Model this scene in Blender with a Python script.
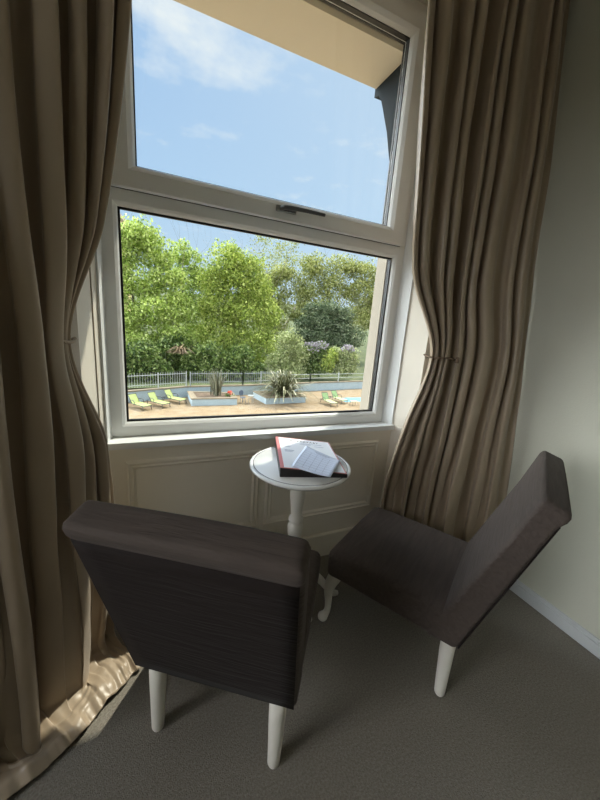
import bpy, bmesh, math, random
import numpy as np
from mathutils import Vector, Matrix, noise

# ------------------------------------------------------------------ clear
for o in list(bpy.data.objects):
    bpy.data.objects.remove(o, do_unlink=True)
SC = bpy.context.scene
COL = SC.collection
R = math.radians
PI = math.pi

# ------------------------------------------------------------------ camera
FPX = 327.6
YAW, PITCH, ROLL = 0.42554, 0.22646, 0.07782
EYE = 1.35
fw = Vector((math.sin(YAW) * math.cos(PITCH), math.cos(YAW) * math.cos(PITCH), -math.sin(PITCH)))
rt = Vector((math.cos(YAW), -math.sin(YAW), 0))
up = rt.cross(fw)
rt2 = rt * math.cos(ROLL) + up * math.sin(ROLL)
up2 = up * math.cos(ROLL) - rt * math.sin(ROLL)
cam = bpy.data.cameras.new('camera')
camo = bpy.data.objects.new('camera', cam)
COL.objects.link(camo)
cam.sensor_fit = 'VERTICAL'
cam.sensor_height = 24.0
cam.sensor_width = 18.0
cam.lens = FPX / 800.0 * 24.0
cam.clip_start = 0.02
cam.clip_end = 500
M = Matrix((rt2, up2, -fw)).transposed().to_4x4()
M.translation = Vector((0, 0, EYE))
camo.matrix_world = M
SC.camera = camo

# ------------------------------------------------------------------ view, sky, sun
SC.view_settings.view_transform = 'Standard'
SC.view_settings.look = 'None'
SC.view_settings.gamma = 1
SC.view_settings.use_curve_mapping = False
SC.view_settings.exposure = 0.30
SC.cycles.max_bounces = 14
SC.cycles.diffuse_bounces = 8

SUN_TRAVEL = Vector((-0.62, -0.38, -1.0)).normalized()
SUN_STRENGTH = 5.6
SKY_STRENGTH = 0.88
GLOW = 6.0
BRIGHT = 1.2          # added brightening of the unseen sky to the west, south and overhead
WEST = 11.0            # made-up white glow low in the west, out of view, lights the room
ROOM_W = 2.6         # power of the fill lamp added out of view at the left wall

sun = bpy.data.lights.new('sun', 'SUN')
sun.energy = SUN_STRENGTH
sun.angle = R(0.6)
sun.color = (1.0, 0.93, 0.80)
suno = bpy.data.objects.new('sun', sun)
COL.objects.link(suno)
suno.rotation_euler = SUN_TRAVEL.to_track_quat('-Z', 'Y').to_euler()
suno.location = (6, 8, 20)

W = bpy.data.worlds.new('sky')
SC.world = W
W.use_nodes = True
nt = W.node_tree
nt.nodes.clear()


def nd(t, kind, **kw):
    n = t.nodes.new(kind)
    for k, v in kw.items():
        setattr(n, k, v)
    return n


def math_node(t, op, a, b=None, clamp=False):
    n = t.nodes.new('ShaderNodeMath')
    n.operation = op
    n.use_clamp = clamp
    for i, v in enumerate((a, b)):
        if v is None:
            continue
        if isinstance(v, (int, float)):
            n.inputs[i].default_value = v
        else:
            t.links.new(v, n.inputs[i])
    return n.outputs[0]


def mix_col(t, fac, a, b, blend='MIX'):
    n = t.nodes.new('ShaderNodeMix')
    n.data_type = 'RGBA'
    n.blend_type = blend
    for sock, v in ((n.inputs['Factor'], fac), (n.inputs['A'], a), (n.inputs['B'], b)):
        if isinstance(v, (int, float)):
            sock.default_value = v
        elif isinstance(v, (tuple, list)):
            sock.default_value = tuple(v) if len(v) == 4 else tuple(v) + (1,)
        else:
            t.links.new(v, sock)
    # colour result is the RGBA-typed output
    return [o for o in n.outputs if o.type == 'RGBA'][0]


def build_sky():
    tc = nd(nt, 'ShaderNodeTexCoord')
    d = tc.outputs['Generated']
    sep = nd(nt, 'ShaderNodeSeparateXYZ')
    nt.links.new(d, sep.inputs[0])
    z = sep.outputs['Z']
    ramp = nd(nt, 'ShaderNodeValToRGB')
    nt.links.new(z, ramp.inputs[0])
    cr = ramp.color_ramp
    cr.elements[0].position = 0.0
    cr.elements[0].color = (0.66, 0.80, 0.93, 1)
    cr.elements[1].position = 1.0
    cr.elements[1].color = (0.13, 0.27, 0.60, 1)
    e = cr.elements.new(0.28)
    e.color = (0.45, 0.66, 0.93, 1)
    e = cr.elements.new(0.62)
    e.color = (0.26, 0.47, 0.84, 1)
    # hazier towards the sun's side (east)
    dot = nd(nt, 'ShaderNodeVectorMath', operation='DOT_PRODUCT')
    nt.links.new(d, dot.inputs[0])
    dot.inputs[1].default_value = tuple(-SUN_TRAVEL)
    sd = math_node(nt, 'MAXIMUM', dot.outputs['Value'], 0.0)
    haze = math_node(nt, 'MULTIPLY', math_node(nt, 'POWER', sd, 3.0), 0.85, True)
    c1 = mix_col(nt, haze, ramp.outputs[0], (0.74, 0.87, 0.98))
    # clouds on a flat layer
    den = math_node(nt, 'MAXIMUM', z, 0.06)
    px = math_node(nt, 'DIVIDE', sep.outputs['X'], den)
    py = math_node(nt, 'DIVIDE', sep.outputs['Y'], den)
    cmb = nd(nt, 'ShaderNodeCombineXYZ')
    nt.links.new(px, cmb.inputs[0])
    nt.links.new(py, cmb.inputs[1])
    nz = nd(nt, 'ShaderNodeTexNoise')
    nz.inputs['Scale'].default_value = 2.6
    nz.inputs['Detail'].default_value = 8
    nz.inputs['Roughness'].default_value = 0.62
    nt.links.new(cmb.outputs[0], nz.inputs['Vector'])
    # one bank of cumulus high over the garden, thin veil elsewhere
    bank = nd(nt, 'ShaderNodeVectorMath', operation='DISTANCE')
    nt.links.new(cmb.outputs[0], bank.inputs[0])
    bank.inputs[1].default_value = (CLOUD_AT[0], CLOUD_AT[1], 0)
    bk = nd(nt, 'ShaderNodeMapRange')
    nt.links.new(bank.outputs['Value'], bk.inputs[0])
    bk.inputs[1].default_value = 0.05
    bk.inputs[2].default_value = 0.42
    bk.inputs[3].default_value = 0.34
    bk.inputs[4].default_value = 0.0
    dens = math_node(nt, 'ADD', nz.outputs['Fac'], bk.outputs[0])
    cm = nd(nt, 'ShaderNodeMapRange')
    nt.links.new(dens, cm.inputs[0])
    cm.inputs[1].default_value = 0.56
    cm.inputs[2].default_value = 0.86
    cm.inputs[3].default_value = 0.0
    cm.inputs[4].default_value = 0.92
    c2 = mix_col(nt, cm.outputs[0], c1, (0.90, 0.94, 0.98))
    # brightness of the air round the sun
    g = math_node(nt, 'MULTIPLY', math_node(nt, 'POWER', sd, 60.0), GLOW)
    # extra sky brightness added outside the visible blue quarter, as fill light
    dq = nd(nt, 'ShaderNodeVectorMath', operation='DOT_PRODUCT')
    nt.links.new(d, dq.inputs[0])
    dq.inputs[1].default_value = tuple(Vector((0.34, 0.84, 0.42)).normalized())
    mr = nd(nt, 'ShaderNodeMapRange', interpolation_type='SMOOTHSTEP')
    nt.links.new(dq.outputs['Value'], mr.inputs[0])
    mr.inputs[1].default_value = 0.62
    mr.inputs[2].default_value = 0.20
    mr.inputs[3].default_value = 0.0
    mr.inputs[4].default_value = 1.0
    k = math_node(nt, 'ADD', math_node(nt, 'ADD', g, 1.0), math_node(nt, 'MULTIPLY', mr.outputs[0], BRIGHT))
    dw = nd(nt, 'ShaderNodeVectorMath', operation='DOT_PRODUCT')  # western glow, added out of view to brighten the room
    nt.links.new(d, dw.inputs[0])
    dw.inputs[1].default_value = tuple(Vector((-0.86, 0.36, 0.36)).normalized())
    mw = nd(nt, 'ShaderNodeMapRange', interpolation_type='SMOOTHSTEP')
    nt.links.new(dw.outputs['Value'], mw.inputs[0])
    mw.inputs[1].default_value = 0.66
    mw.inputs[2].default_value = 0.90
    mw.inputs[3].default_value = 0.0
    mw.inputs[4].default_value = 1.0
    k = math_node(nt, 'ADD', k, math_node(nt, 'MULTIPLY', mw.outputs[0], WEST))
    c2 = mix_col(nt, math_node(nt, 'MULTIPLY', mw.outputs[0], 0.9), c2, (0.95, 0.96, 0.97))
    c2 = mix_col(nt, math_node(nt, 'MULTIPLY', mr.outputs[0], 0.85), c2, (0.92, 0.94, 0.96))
    # below the horizon: plain dull land
    lo = math_node(nt, 'LESS_THAN', z, -0.01)
    c2 = mix_col(nt, lo, c2, (0.16, 0.15, 0.11))
    k = math_node(nt, 'ADD', math_node(nt, 'MULTIPLY', k, math_node(nt, 'SUBTRACT', 1.0, lo)), lo)
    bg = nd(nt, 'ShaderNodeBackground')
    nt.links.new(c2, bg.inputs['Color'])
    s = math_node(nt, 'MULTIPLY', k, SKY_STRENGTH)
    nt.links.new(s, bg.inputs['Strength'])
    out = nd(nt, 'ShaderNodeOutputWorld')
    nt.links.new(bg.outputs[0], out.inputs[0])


CLOUD_AT = (0.18, 1.50)
build_sky()

# added fill lamp, shining through a made-up opening in the left wall
ar = bpy.data.lights.new('added_room_fill', 'AREA')
ar.shape = 'RECTANGLE'
ar.size = 1.3
ar.size_y = 1.6
ar.energy = ROOM_W
ar.color = (1.0, 0.97, 0.92)
aro = bpy.data.objects.new('added_room_fill', ar)
COL.objects.link(aro)
aro.location = (-2.68, -0.2, 1.65)
aro.rotation_euler = (0, R(-90), 0)


# ------------------------------------------------------------------ materials
def base_mat(name):
    m = bpy.data.materials.new(name)
    m.use_nodes = True
    t = m.node_tree
    b = t.nodes['Principled BSDF']
    return m, t, b


def mat(name, col, rough=0.5, var=0.06, scale=6.0, bump=0.0, bscale=80.0, metal=0.0, sheen=0.0,
        stretch=(1, 1, 1), col2=None, spec=0.5, detail=4.0, coat=0.0):
    m, t, b = base_mat(name)
    tc = nd(t, 'ShaderNodeTexCoord')
    mp = nd(t, 'ShaderNodeMapping')
    mp.inputs['Scale'].default_value = stretch
    t.links.new(tc.outputs['Object'], mp.inputs[0])
    n = nd(t, 'ShaderNodeTexNoise')
    n.inputs['Scale'].default_value = scale
    n.inputs['Detail'].default_value = detail
    t.links.new(mp.outputs[0], n.inputs['Vector'])
    c2 = col2 if col2 else tuple(min(1, c * (1 + var)) for c in col)
    c1 = col if col2 else tuple(c * (1 - var) for c in col)
    r = nd(t, 'ShaderNodeMapRange')
    t.links.new(n.outputs['Fac'], r.inputs[0])
    r.inputs[1].default_value = 0.3
    r.inputs[2].default_value = 0.7
    t.links.new(mix_col(t, r.outputs[0], c1, c2), b.inputs['Base Color'])
    b.inputs['Roughness'].default_value = rough
    b.inputs['Metallic'].default_value = metal
    b.inputs['Specular IOR Level'].default_value = spec
    if sheen:
        b.inputs['Sheen Weight'].default_value = sheen
        b.inputs['Sheen Roughness'].default_value = 0.4
    if coat:
        b.inputs['Coat Weight'].default_value = coat
        b.inputs['Coat Roughness'].default_value = 0.05
    if bump:
        n2 = nd(t, 'ShaderNodeTexNoise')
        n2.inputs['Scale'].default_value = bscale
        n2.inputs['Detail'].default_value = 5
        t.links.new(mp.outputs[0], n2.inputs['Vector'])
        bp = nd(t, 'ShaderNodeBump')
        bp.inputs['Strength'].default_value = bump
        bp.inputs['Distance'].default_value = 0.004
        t.links.new(n2.outputs['Fac'], bp.inputs['Height'])
        t.links.new(bp.outputs[0], b.inputs['Normal'])
    return m


def leaf_mat(name, cols, trans=0.35, rough=0.55):
    """foliage: every leaf its own shade, some light through the blade"""
    m, t, b = base_mat(name)
    g = nd(t, 'ShaderNodeNewGeometry')
    ramp = nd(t, 'ShaderNodeValToRGB')
    t.links.new(g.outputs['Random Per Island'], ramp.inputs[0])
    cr = ramp.color_ramp
    while len(cr.elements) > 1:
        cr.elements.remove(cr.elements[-1])
    cr.elements[0].position = 0
    cr.elements[0].color = tuple(cols[0]) + (1,)
    for i, c in enumerate(cols[1:], 1):
        e = cr.elements.new(i / (len(cols) - 1))
        e.color = tuple(c) + (1,)
    t.links.new(ramp.outputs[0], b.inputs['Base Color'])
    b.inputs['Roughness'].default_value = rough
    b.inputs['Specular IOR Level'].default_value = 0.3
    tr = nd(t, 'ShaderNodeBsdfTranslucent')
    t.links.new(ramp.outputs[0], tr.inputs['Color'])
    mx = nd(t, 'ShaderNodeMixShader')
    mx.inputs[0].default_value = trans
    t.links.new(b.outputs[0], mx.inputs[1])
    t.links.new(tr.outputs[0], mx.inputs[2])
    t.links.new(mx.outputs[0], t.nodes['Material Output'].inputs[0])
    return m


def glass_mat():
    m, t, b = base_mat('clear_glass')
    t.nodes.remove(b)
    tr = nd(t, 'ShaderNodeBsdfTransparent')
    tr.inputs[0].default_value = (0.95, 0.97, 0.96, 1)
    gl = nd(t, 'ShaderNodeBsdfGlossy')
    gl.inputs['Roughness'].default_value = 0.0
    fr = nd(t, 'ShaderNodeFresnel')
    # a thin pane: both faces reflect alike, whichever way the light goes
    gm = nd(t, 'ShaderNodeNewGeometry')
    t.links.new(math_node(t, 'SUBTRACT', 1.45, math_node(t, 'MULTIPLY', gm.outputs['Backfacing'], 1.45 - 1 / 1.45)), fr.inputs[0])
    f = math_node(t, 'MULTIPLY', fr.outputs[0], 0.9)
    mx = nd(t, 'ShaderNodeMixShader')
    t.links.new(f, mx.inputs[0])
    t.links.new(tr.outputs[0], mx.inputs[1])
    t.links.new(gl.outputs[0], mx.inputs[2])
    t.links.new(mx.outputs[0], t.nodes['Material Output'].inputs[0])
    return m


def wrinkle_fabric(name, col, col2):
    """crinkled upholstery cloth: fine ridges run across the width of each cushion"""
    m, t, b = base_mat(name)
    tc = nd(t, 'ShaderNodeTexCoord')
    mp = nd(t, 'ShaderNodeMapping')
    mp.inputs['Scale'].default_value = (7, 70, 70)
    t.links.new(tc.outputs['Object'], mp.inputs[0])
    n = nd(t, 'ShaderNodeTexNoise')
    n.inputs['Scale'].default_value = 1.0
    n.inputs['Detail'].default_value = 3
    n.inputs['Distortion'].default_value = 0.6
    t.links.new(mp.outputs[0], n.inputs['Vector'])
    t.links.new(mix_col(t, n.outputs['Fac'], col, col2), b.inputs['Base Color'])
    b.inputs['Roughness'].default_value = 0.75
    b.inputs['Sheen Weight'].default_value = 0.03
    b.inputs['Sheen Roughness'].default_value = 0.5
    b.inputs['Specular IOR Level'].default_value = 0.12
    bp = nd(t, 'ShaderNodeBump')
    bp.inputs['Strength'].default_value = 1.0
    bp.inputs['Distance'].default_value = 0.004
    t.links.new(n.outputs['Fac'], bp.inputs['Height'])
    t.links.new(bp.outputs[0], b.inputs['Normal'])
    return m


def paving_mat():
    m, t, b = base_mat('sandy_paving')
    tc = nd(t, 'ShaderNodeTexCoord')
    br = nd(t, 'ShaderNodeTexBrick')
    br.inputs['Scale'].default_value = 1.6
    br.inputs['Color1'].default_value = (0.205, 0.140, 0.075, 1)
    br.inputs['Color2'].default_value = (0.26, 0.185, 0.10, 1)
    br.inputs['Mortar'].default_value = (0.20, 0.155, 0.10, 1)
    br.inputs['Mortar Size'].default_value = 0.02
    t.links.new(tc.outputs['Object'], br.inputs['Vector'])
    n = nd(t, 'ShaderNodeTexNoise')
    n.inputs['Scale'].default_value = 1.3
    n.inputs['Detail'].default_value = 8
    t.links.new(tc.outputs['Object'], n.inputs['Vector'])
    r = nd(t, 'ShaderNodeMapRange')
    t.links.new(n.outputs['Fac'], r.inputs[0])
    r.inputs[1].default_value = 0.42
    r.inputs[2].default_value = 0.66
    r.inputs[4].default_value = 0.7
    t.links.new(mix_col(t, r.outputs[0], br.outputs['Color'], (0.27, 0.21, 0.14)), b.inputs['Base Color'])
    b.inputs['Roughness'].default_value = 0.9
    return m


MT = dict(
    wall=mat('wall_paint', (0.50, 0.50, 0.42), 0.7, 0.02, 3, 0.25, 120),
    panel=mat('panel_paint', (0.85, 0.80, 0.70), 0.5, 0.02, 4, 0.05, 40),
    upvc=mat('white_upvc', (0.86, 0.87, 0.86), 0.32, 0.015, 3),
    skirt=mat('baseboard_gloss_shaded', (0.50, 0.52, 0.53), 0.35, 0.02, 3),  # white gloss, greyed to put shade into the colour
    gloss=mat('white_gloss', (0.78, 0.80, 0.80), 0.3, 0.02, 3),
    black=mat('black_rubber', (0.012, 0.012, 0.012), 0.5, 0.1, 10),
    ceil=mat('ceiling_white', (0.80, 0.79, 0.75), 0.8, 0.01, 3),
    carpet=mat('carpet', (0.165, 0.150, 0.125), 0.98, 0.0, 160, 0.9, 300, col2=(0.26, 0.24, 0.205), spec=0.1),
    render=mat('cream_render_dimmed', (0.27, 0.24, 0.19), 0.85, 0.04, 5, 0.3, 60),  # same cream as the soffit, darkened against the strong western light
    soffit=mat('cream_soffit_lifted', (0.68, 0.62, 0.51), 0.85, 0.02, 5, 0.2, 60),  # same cream as the outside wall, lightened to lift the shaded underside
    slate=mat('dark_slate_paint', (0.010, 0.015, 0.018), 0.75, 0.1, 8, spec=0.15),
    curtain=mat('satin_curtain', (0.36, 0.285, 0.205), 0.38, 0.05, 5, 0.08, 500, sheen=0.2, spec=0.5),
    cord=mat('brown_cord', (0.14, 0.09, 0.055), 0.6, 0.15, 60, 0.5, 200),
    creamcord=mat('cream_cord', (0.42, 0.34, 0.24), 0.6, 0.1, 60, 0.5, 200),
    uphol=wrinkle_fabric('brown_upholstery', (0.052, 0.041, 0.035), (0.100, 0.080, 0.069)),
    uphol_shade=wrinkle_fabric('brown_upholstery_shaded', (0.010, 0.007, 0.006), (0.022, 0.016, 0.0145)),  # same cloth as the upholstery, shade put into a darker colour
    leg=mat('white_painted_wood', (0.74, 0.71, 0.64), 0.35, 0.04, 6),
    table=mat('white_table_paint', (0.80, 0.80, 0.78), 0.22, 0.02, 4, coat=0.4),
    ringline=mat('grey_ring_line', (0.05, 0.045, 0.04), 0.5, 0.1, 10),
    leather=mat('black_leather', (0.018, 0.015, 0.014), 0.45, 0.2, 20, 0.3, 150),
    red=mat('red_edge_card', (0.62, 0.20, 0.20), 0.5, 0.05, 10),
    paper=mat('white_paper', (0.82, 0.83, 0.86), 0.55, 0.01, 5),
    sheet=mat('pale_blue_paper', (0.66, 0.71, 0.84), 0.5, 0.01, 5),
    ink=mat('grey_ink', (0.07, 0.07, 0.08), 0.7, 0.1, 10),
    faint=mat('faint_ink', (0.34, 0.36, 0.46), 0.7, 0.1, 10),
    chrome=mat('dull_chrome', (0.35, 0.35, 0.36), 0.25, 0.05, 10, metal=1.0),
    dark=mat('dark_metal', (0.05, 0.052, 0.055), 0.4, 0.1, 10),
    paving=paving_mat(),
    bluewall=mat('pale_blue_paint', (0.36, 0.45, 0.50), 0.8, 0.06, 1.5),
    coping=mat('tan_coping', (0.22, 0.18, 0.125), 0.85, 0.1, 2),
    soil=mat('garden_soil', (0.13, 0.09, 0.06), 0.95, 0.3, 3, 0.8, 20),
    whitemetal=mat('pale_metal', (0.40, 0.43, 0.42), 0.5, 0.05, 5),
    greysteel=mat('grey_steel', (0.30, 0.33, 0.33), 0.5, 0.05, 5),
    lime=mat('lime_sling', (0.31, 0.37, 0.13), 0.7, 0.05, 8),
    green=mat('green_sling', (0.19, 0.30, 0.13), 0.7, 0.05, 8),
    pale=mat('pale_lime_sling', (0.40, 0.43, 0.20), 0.7, 0.05, 8),
    pool=mat('pool_water', (0.20, 0.42, 0.50), 0.08, 0.1, 3),
    bank=mat('wooded_bank', (0.045, 0.065, 0.025), 0.95, 0.4, 1.2, col2=(0.10, 0.12, 0.045)),  # the bank's own dark foliage green
    bark=mat('grey_bark', (0.16, 0.13, 0.10), 0.9, 0.25, 3, 0.6, 12),
    palebark=mat('pale_bark', (0.34, 0.30, 0.24), 0.9, 0.2, 3),
    yellow=mat('yellow_render', (0.72, 0.58, 0.30), 0.85, 0.05, 2),
    fascia=mat('pink_fascia', (0.66, 0.52, 0.46), 0.7, 0.05, 2),
    rooftile=mat('roof_tile', (0.20, 0.11, 0.08), 0.8, 0.2, 3),
    flower=mat('red_blossom', (0.70, 0.07, 0.03), 0.6, 0.2, 20),
    terracotta=mat('terracotta', (0.45, 0.20, 0.11), 0.8, 0.1, 8),
    navy=mat('blue_grey_metal', (0.08, 0.11, 0.16), 0.5, 0.1, 8),
    glass=glass_mat(),
    lf_bright=leaf_mat('bright_green_leaf', [(0.12, 0.19, 0.03), (0.34, 0.46, 0.09), (0.50, 0.61, 0.17), (0.64, 0.72, 0.30)]),
    lf_lime=leaf_mat('lime_leaf', [(0.10, 0.16, 0.02), (0.29, 0.39, 0.07), (0.45, 0.53, 0.12), (0.60, 0.66, 0.21)]),
    lf_olive=leaf_mat('olive_leaf', [(0.11, 0.14, 0.03), (0.26, 0.30, 0.08), (0.38, 0.41, 0.14), (0.48, 0.49, 0.22)]),
    lf_dark=leaf_mat('dark_green_leaf', [(0.03, 0.055, 0.025), (0.07, 0.11, 0.05), (0.14, 0.19, 0.095), (0.27, 0.32, 0.19)], 0.2),
    lf_mid=leaf_mat('mid_green_leaf', [(0.03, 0.06, 0.015), (0.08, 0.14, 0.03), (0.16, 0.23, 0.055), (0.29, 0.36, 0.13)], 0.25),
    lf_pale=leaf_mat('pale_green_leaf', [(0.16, 0.21, 0.07), (0.30, 0.36, 0.14), (0.42, 0.47, 0.22), (0.52, 0.54, 0.30)]),
    lf_lilac=leaf_mat('lilac_bloom', [(0.24, 0.21, 0.26), (0.34, 0.30, 0.36), (0.42, 0.39, 0.43)], 0.2),
    lf_straw=leaf_mat('straw_leaf', [(0.09, 0.06, 0.03), (0.17, 0.12, 0.07), (0.28, 0.22, 0.13)], 0.1),
    lf_sword=leaf_mat('sword_leaf', [(0.05, 0.06, 0.025), (0.11, 0.115, 0.055), (0.20, 0.195, 0.11), (0.36, 0.35, 0.24)], 0.1, 0.4),
    lf_grey=leaf_mat('grey_blade', [(0.08, 0.085, 0.05), (0.16, 0.165, 0.11), (0.26, 0.255, 0.19)], 0.1, 0.5),
)


# ------------------------------------------------------------------ object helpers
def mesh_obj(name, verts, faces, m, parent=None, smooth=False):
    me = bpy.data.meshes.new(name)
    me.from_pydata([tuple(v) for v in verts], [], [tuple(f) for f in faces])
    me.update()
    if smooth:
        me.polygons.foreach_set('use_smooth', [True] * len(me.polygons))
    o = bpy.data.objects.new(name, me)
    me.materials.append(m)
    COL.objects.link(o)
    if parent:
        o.parent = parent
    return o


def bm_obj(name, bm, m, parent=None, smooth=False):
    me = bpy.data.meshes.new(name)
    bmesh.ops.recalc_face_normals(bm, faces=bm.faces)
    bm.to_mesh(me)
    bm.free()
    if smooth:
        me.polygons.foreach_set('use_smooth', [True] * len(me.polygons))
    o = bpy.data.objects.new(name, me)
    me.materials.append(m)
    COL.objects.link(o)
    if parent:
        o.parent = parent
    return o


def tag(o, label, cat, group=None, kind=None):
    o['label'] = label
    o['category'] = cat
    if group:
        o['group'] = group
    if kind:
        o['kind'] = kind
    return o


def struct(o, label=None):
    o['kind'] = 'structure'
    if label:
        o['label'] = label
    return o


def empty(name, loc, rz=0.0):
    o = bpy.data.objects.new(name, None)
    COL.objects.link(o)
    o.location = loc
    o.rotation_euler = (0, 0, rz)
    o.empty_display_size = 0.05
    return o


def copy_tree(o, parent=None):
    c = o.copy()
    COL.objects.link(c)
    if parent:
        c.parent = parent
    for ch in [k for k in bpy.data.objects if k.parent == o]:
        copy_tree(ch, c)
    return c


def add_box(bm, x0, x1, y0, y1, z0, z1, bevel=0.0, seg=2):
    vs = [bm.verts.new(p) for p in ((x0, y0, z0), (x1, y0, z0), (x1, y1, z0), (x0, y1, z0),
                                    (x0, y0, z1), (x1, y0, z1), (x1, y1, z1), (x0, y1, z1))]
    fs = [bm.faces.new([vs[i] for i in f]) for f in ((3, 2, 1, 0), (4, 5, 6, 7), (0, 1, 5, 4), (1, 2, 6, 5), (2, 3, 7, 6), (3, 0, 4, 7))]
    if bevel:
        es = list({e for f in fs for e in f.edges})
        bmesh.ops.bevel(bm, geom=es, offset=bevel, segments=seg, affect='EDGES', profile=0.5)
    return vs


def add_prism(bm, poly, z0, z1):
    """vertical prism over a plan polygon"""
    a = [bm.verts.new((p[0], p[1], z0)) for p in poly]
    b = [bm.verts.new((p[0], p[1], z1)) for p in poly]
    n = len(poly)
    bm.faces.new(a[::-1])
    bm.faces.new(b)
    for i in range(n):
        bm.faces.new((a[i], a[(i + 1) % n], b[(i + 1) % n], b[i]))


def add_tube(bm, path, radii, n=10, cap=True, squash=None):
    path = [Vector(p) for p in path]
    if isinstance(radii, (int, float)):
        radii = [radii] * len(path)
    rings = []
    ref = None
    for i, p in enumerate(path):
        a = path[max(0, i - 1)]
        b = path[min(len(path) - 1, i + 1)]
        t = (b - a).normalized()
        if ref is None:
            ref = Vector((1, 0, 0)) if abs(t.x) < 0.8 else Vector((0, 1, 0))
        u = (ref - t * ref.dot(t)).normalized()
        ref = u
        v = t.cross(u)
        rings.append([bm.verts.new(p + (u * math.cos(2 * PI * k / n) + v * math.sin(2 * PI * k / n)) * radii[i]) for k in range(n)])
    for i in range(len(rings) - 1):
        for k in range(n):
            bm.faces.new((rings[i][k], rings[i][(k + 1) % n], rings[i + 1][(k + 1) % n], rings[i + 1][k]))
    if cap:
        bm.faces.new(rings[0][::-1])
        bm.faces.new(rings[-1])


def add_loop_tube(bm, path, r, n=8):
    path = [Vector(p) for p in path]
    m = len(path)
    rings = []
    ref = Vector((0, 0, 1))
    for i, p in enumerate(path):
        t = (path[(i + 1) % m] - path[i - 1]).normalized()
        u = (ref - t * ref.dot(t)).normalized()
        v = t.cross(u)
        rings.append([bm.verts.new(p + (u * math.cos(2 * PI * k / n) + v * math.sin(2 * PI * k / n)) * r) for k in range(n)])
    for i in range(m):
        for k in range(n):
            j = (i + 1) % m
            bm.faces.new((rings[i][k], rings[i][(k + 1) % n], rings[j][(k + 1) % n], rings[j][k]))


def add_lathe(bm, prof, n=40, cx=0, cy=0):
    rings = []
    for r, z in prof:
        if r < 1e-5:
            rings.append([bm.verts.new((cx, cy, z))])
        else:
            rings.append([bm.verts.new((cx + r * math.cos(2 * PI * k / n), cy + r * math.sin(2 * PI * k / n), z)) for k in range(n)])
    for a, b in zip(rings, rings[1:]):
        if len(a) == 1 and len(b) == 1:
            continue
        for k in range(n):
            j = (k + 1) % n
            if len(a) == 1:
                bm.faces.new((a[0], b[j], b[k]))
            elif len(b) == 1:
                bm.faces.new((a[k], a[j], b[0]))
            else:
                bm.faces.new((a[k], a[j], b[j], b[k]))


def smooth_path(pts, n=24):
    """Catmull-Rom through (x, y, z, r) rows"""
    P = [np.array(p, float) for p in pts]
    P = [2 * P[0] - P[1]] + P + [2 * P[-1] - P[-2]]
    out = []
    for i in range(1, len(P) - 2):
        for k in range(n):
            t = k / n
            a, b, c, d = P[i - 1], P[i], P[i + 1], P[i + 2]
            out.append(0.5 * (2 * b + (c - a) * t + (2 * a - 5 * b + 4 * c - d) * t * t + (3 * b - a - 3 * c + d) * t ** 3))
    out.append(P[-2])
    return out


def rounded_block(dx, dy, dz, r, cuts=18, warp=None):
    """block centred in x, from y 0..dy and z 0..dz, edges rolled to radius r"""
    bm = bmesh.new()
    bmesh.ops.create_cube(bm, size=1.0)
    bmesh.ops.subdivide_edges(bm, edges=bm.edges[:], cuts=cuts, use_grid_fill=True)
    for v in bm.verts:
        p = Vector((v.co.x * 2, v.co.y * 2, v.co.z * 2))
        # crowd the grid towards the edges
        q = Vector([math.copysign(abs(c) ** 0.75, c) for c in p])
        h = Vector((dx / 2, dy / 2, dz / 2))
        w = Vector((q.x * h.x, q.y * h.y, q.z * h.z))
        c = Vector([max(-h[i] + r, min(h[i] - r, w[i])) for i in range(3)])
        d = w - c
        if d.length > 1e-6:
            # which coordinates touch the skin
            w = c + d.normalized() * r
        v.co = w + Vector((0, dy / 2, dz / 2))
        if warp:
            v.co = Vector(warp(v.co))
    return bm


# ================================================================== SETTING
X_R, X_L, Y_BACK, Z_C = 1.802, -2.6, -3.0, 3.0
Y_ROOM, Y_OUT = 1.385, 1.73
PANEL_Y = 1.50
FX0, FX1, FZ0, FZ1 = -0.185, 1.268, 0.805, 2.845      # window frame outline
RX0, RX1 = -0.195, 1.30                               # recess at the panel plane
RR0, RR1 = -0.245, 1.36                               # recess at the room face

bm = bmesh.new()
add_box(bm, X_L - 0.2, X_R + 0.2, Y_BACK - 0.2, Y_OUT, -0.12, 0.0)
struct(bm_obj('floor', bm, MT['carpet']), 'grey beige carpeted floor')
bm = bmesh.new()
add_box(bm, X_L - 0.2, X_R + 0.2, Y_BACK - 0.2, Y_OUT, Z_C, Z_C + 0.15)
struct(bm_obj('ceiling', bm, MT['ceil']))
bm = bmesh.new()
add_box(bm, X_R, X_R + 0.2, Y_BACK - 0.2, Y_OUT, 0, Z_C)
struct(bm_obj('wall_right', bm, MT['wall']), 'plain pale grey-green wall beside the right curtain')
bm = bmesh.new()
add_box(bm, X_L - 0.2, X_L, Y_BACK - 0.2, -1.05, 0, Z_C)  # left wall, with a made-up opening for the added fill lamp
add_box(bm, X_L - 0.2, X_L, 0.65, Y_OUT, 0, Z_C)
add_box(bm, X_L - 0.2, X_L, -1.05, 0.65, 0, 0.85)
add_box(bm, X_L - 0.2, X_L, -1.05, 0.65, 2.45, Z_C)
struct(bm_obj('wall_left', bm, MT['wall']))
bm = bmesh.new()
add_box(bm, X_L, X_R, Y_BACK - 0.2, Y_BACK, 0, Z_C)
struct(bm_obj('wall_back', bm, MT['wall']))

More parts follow.
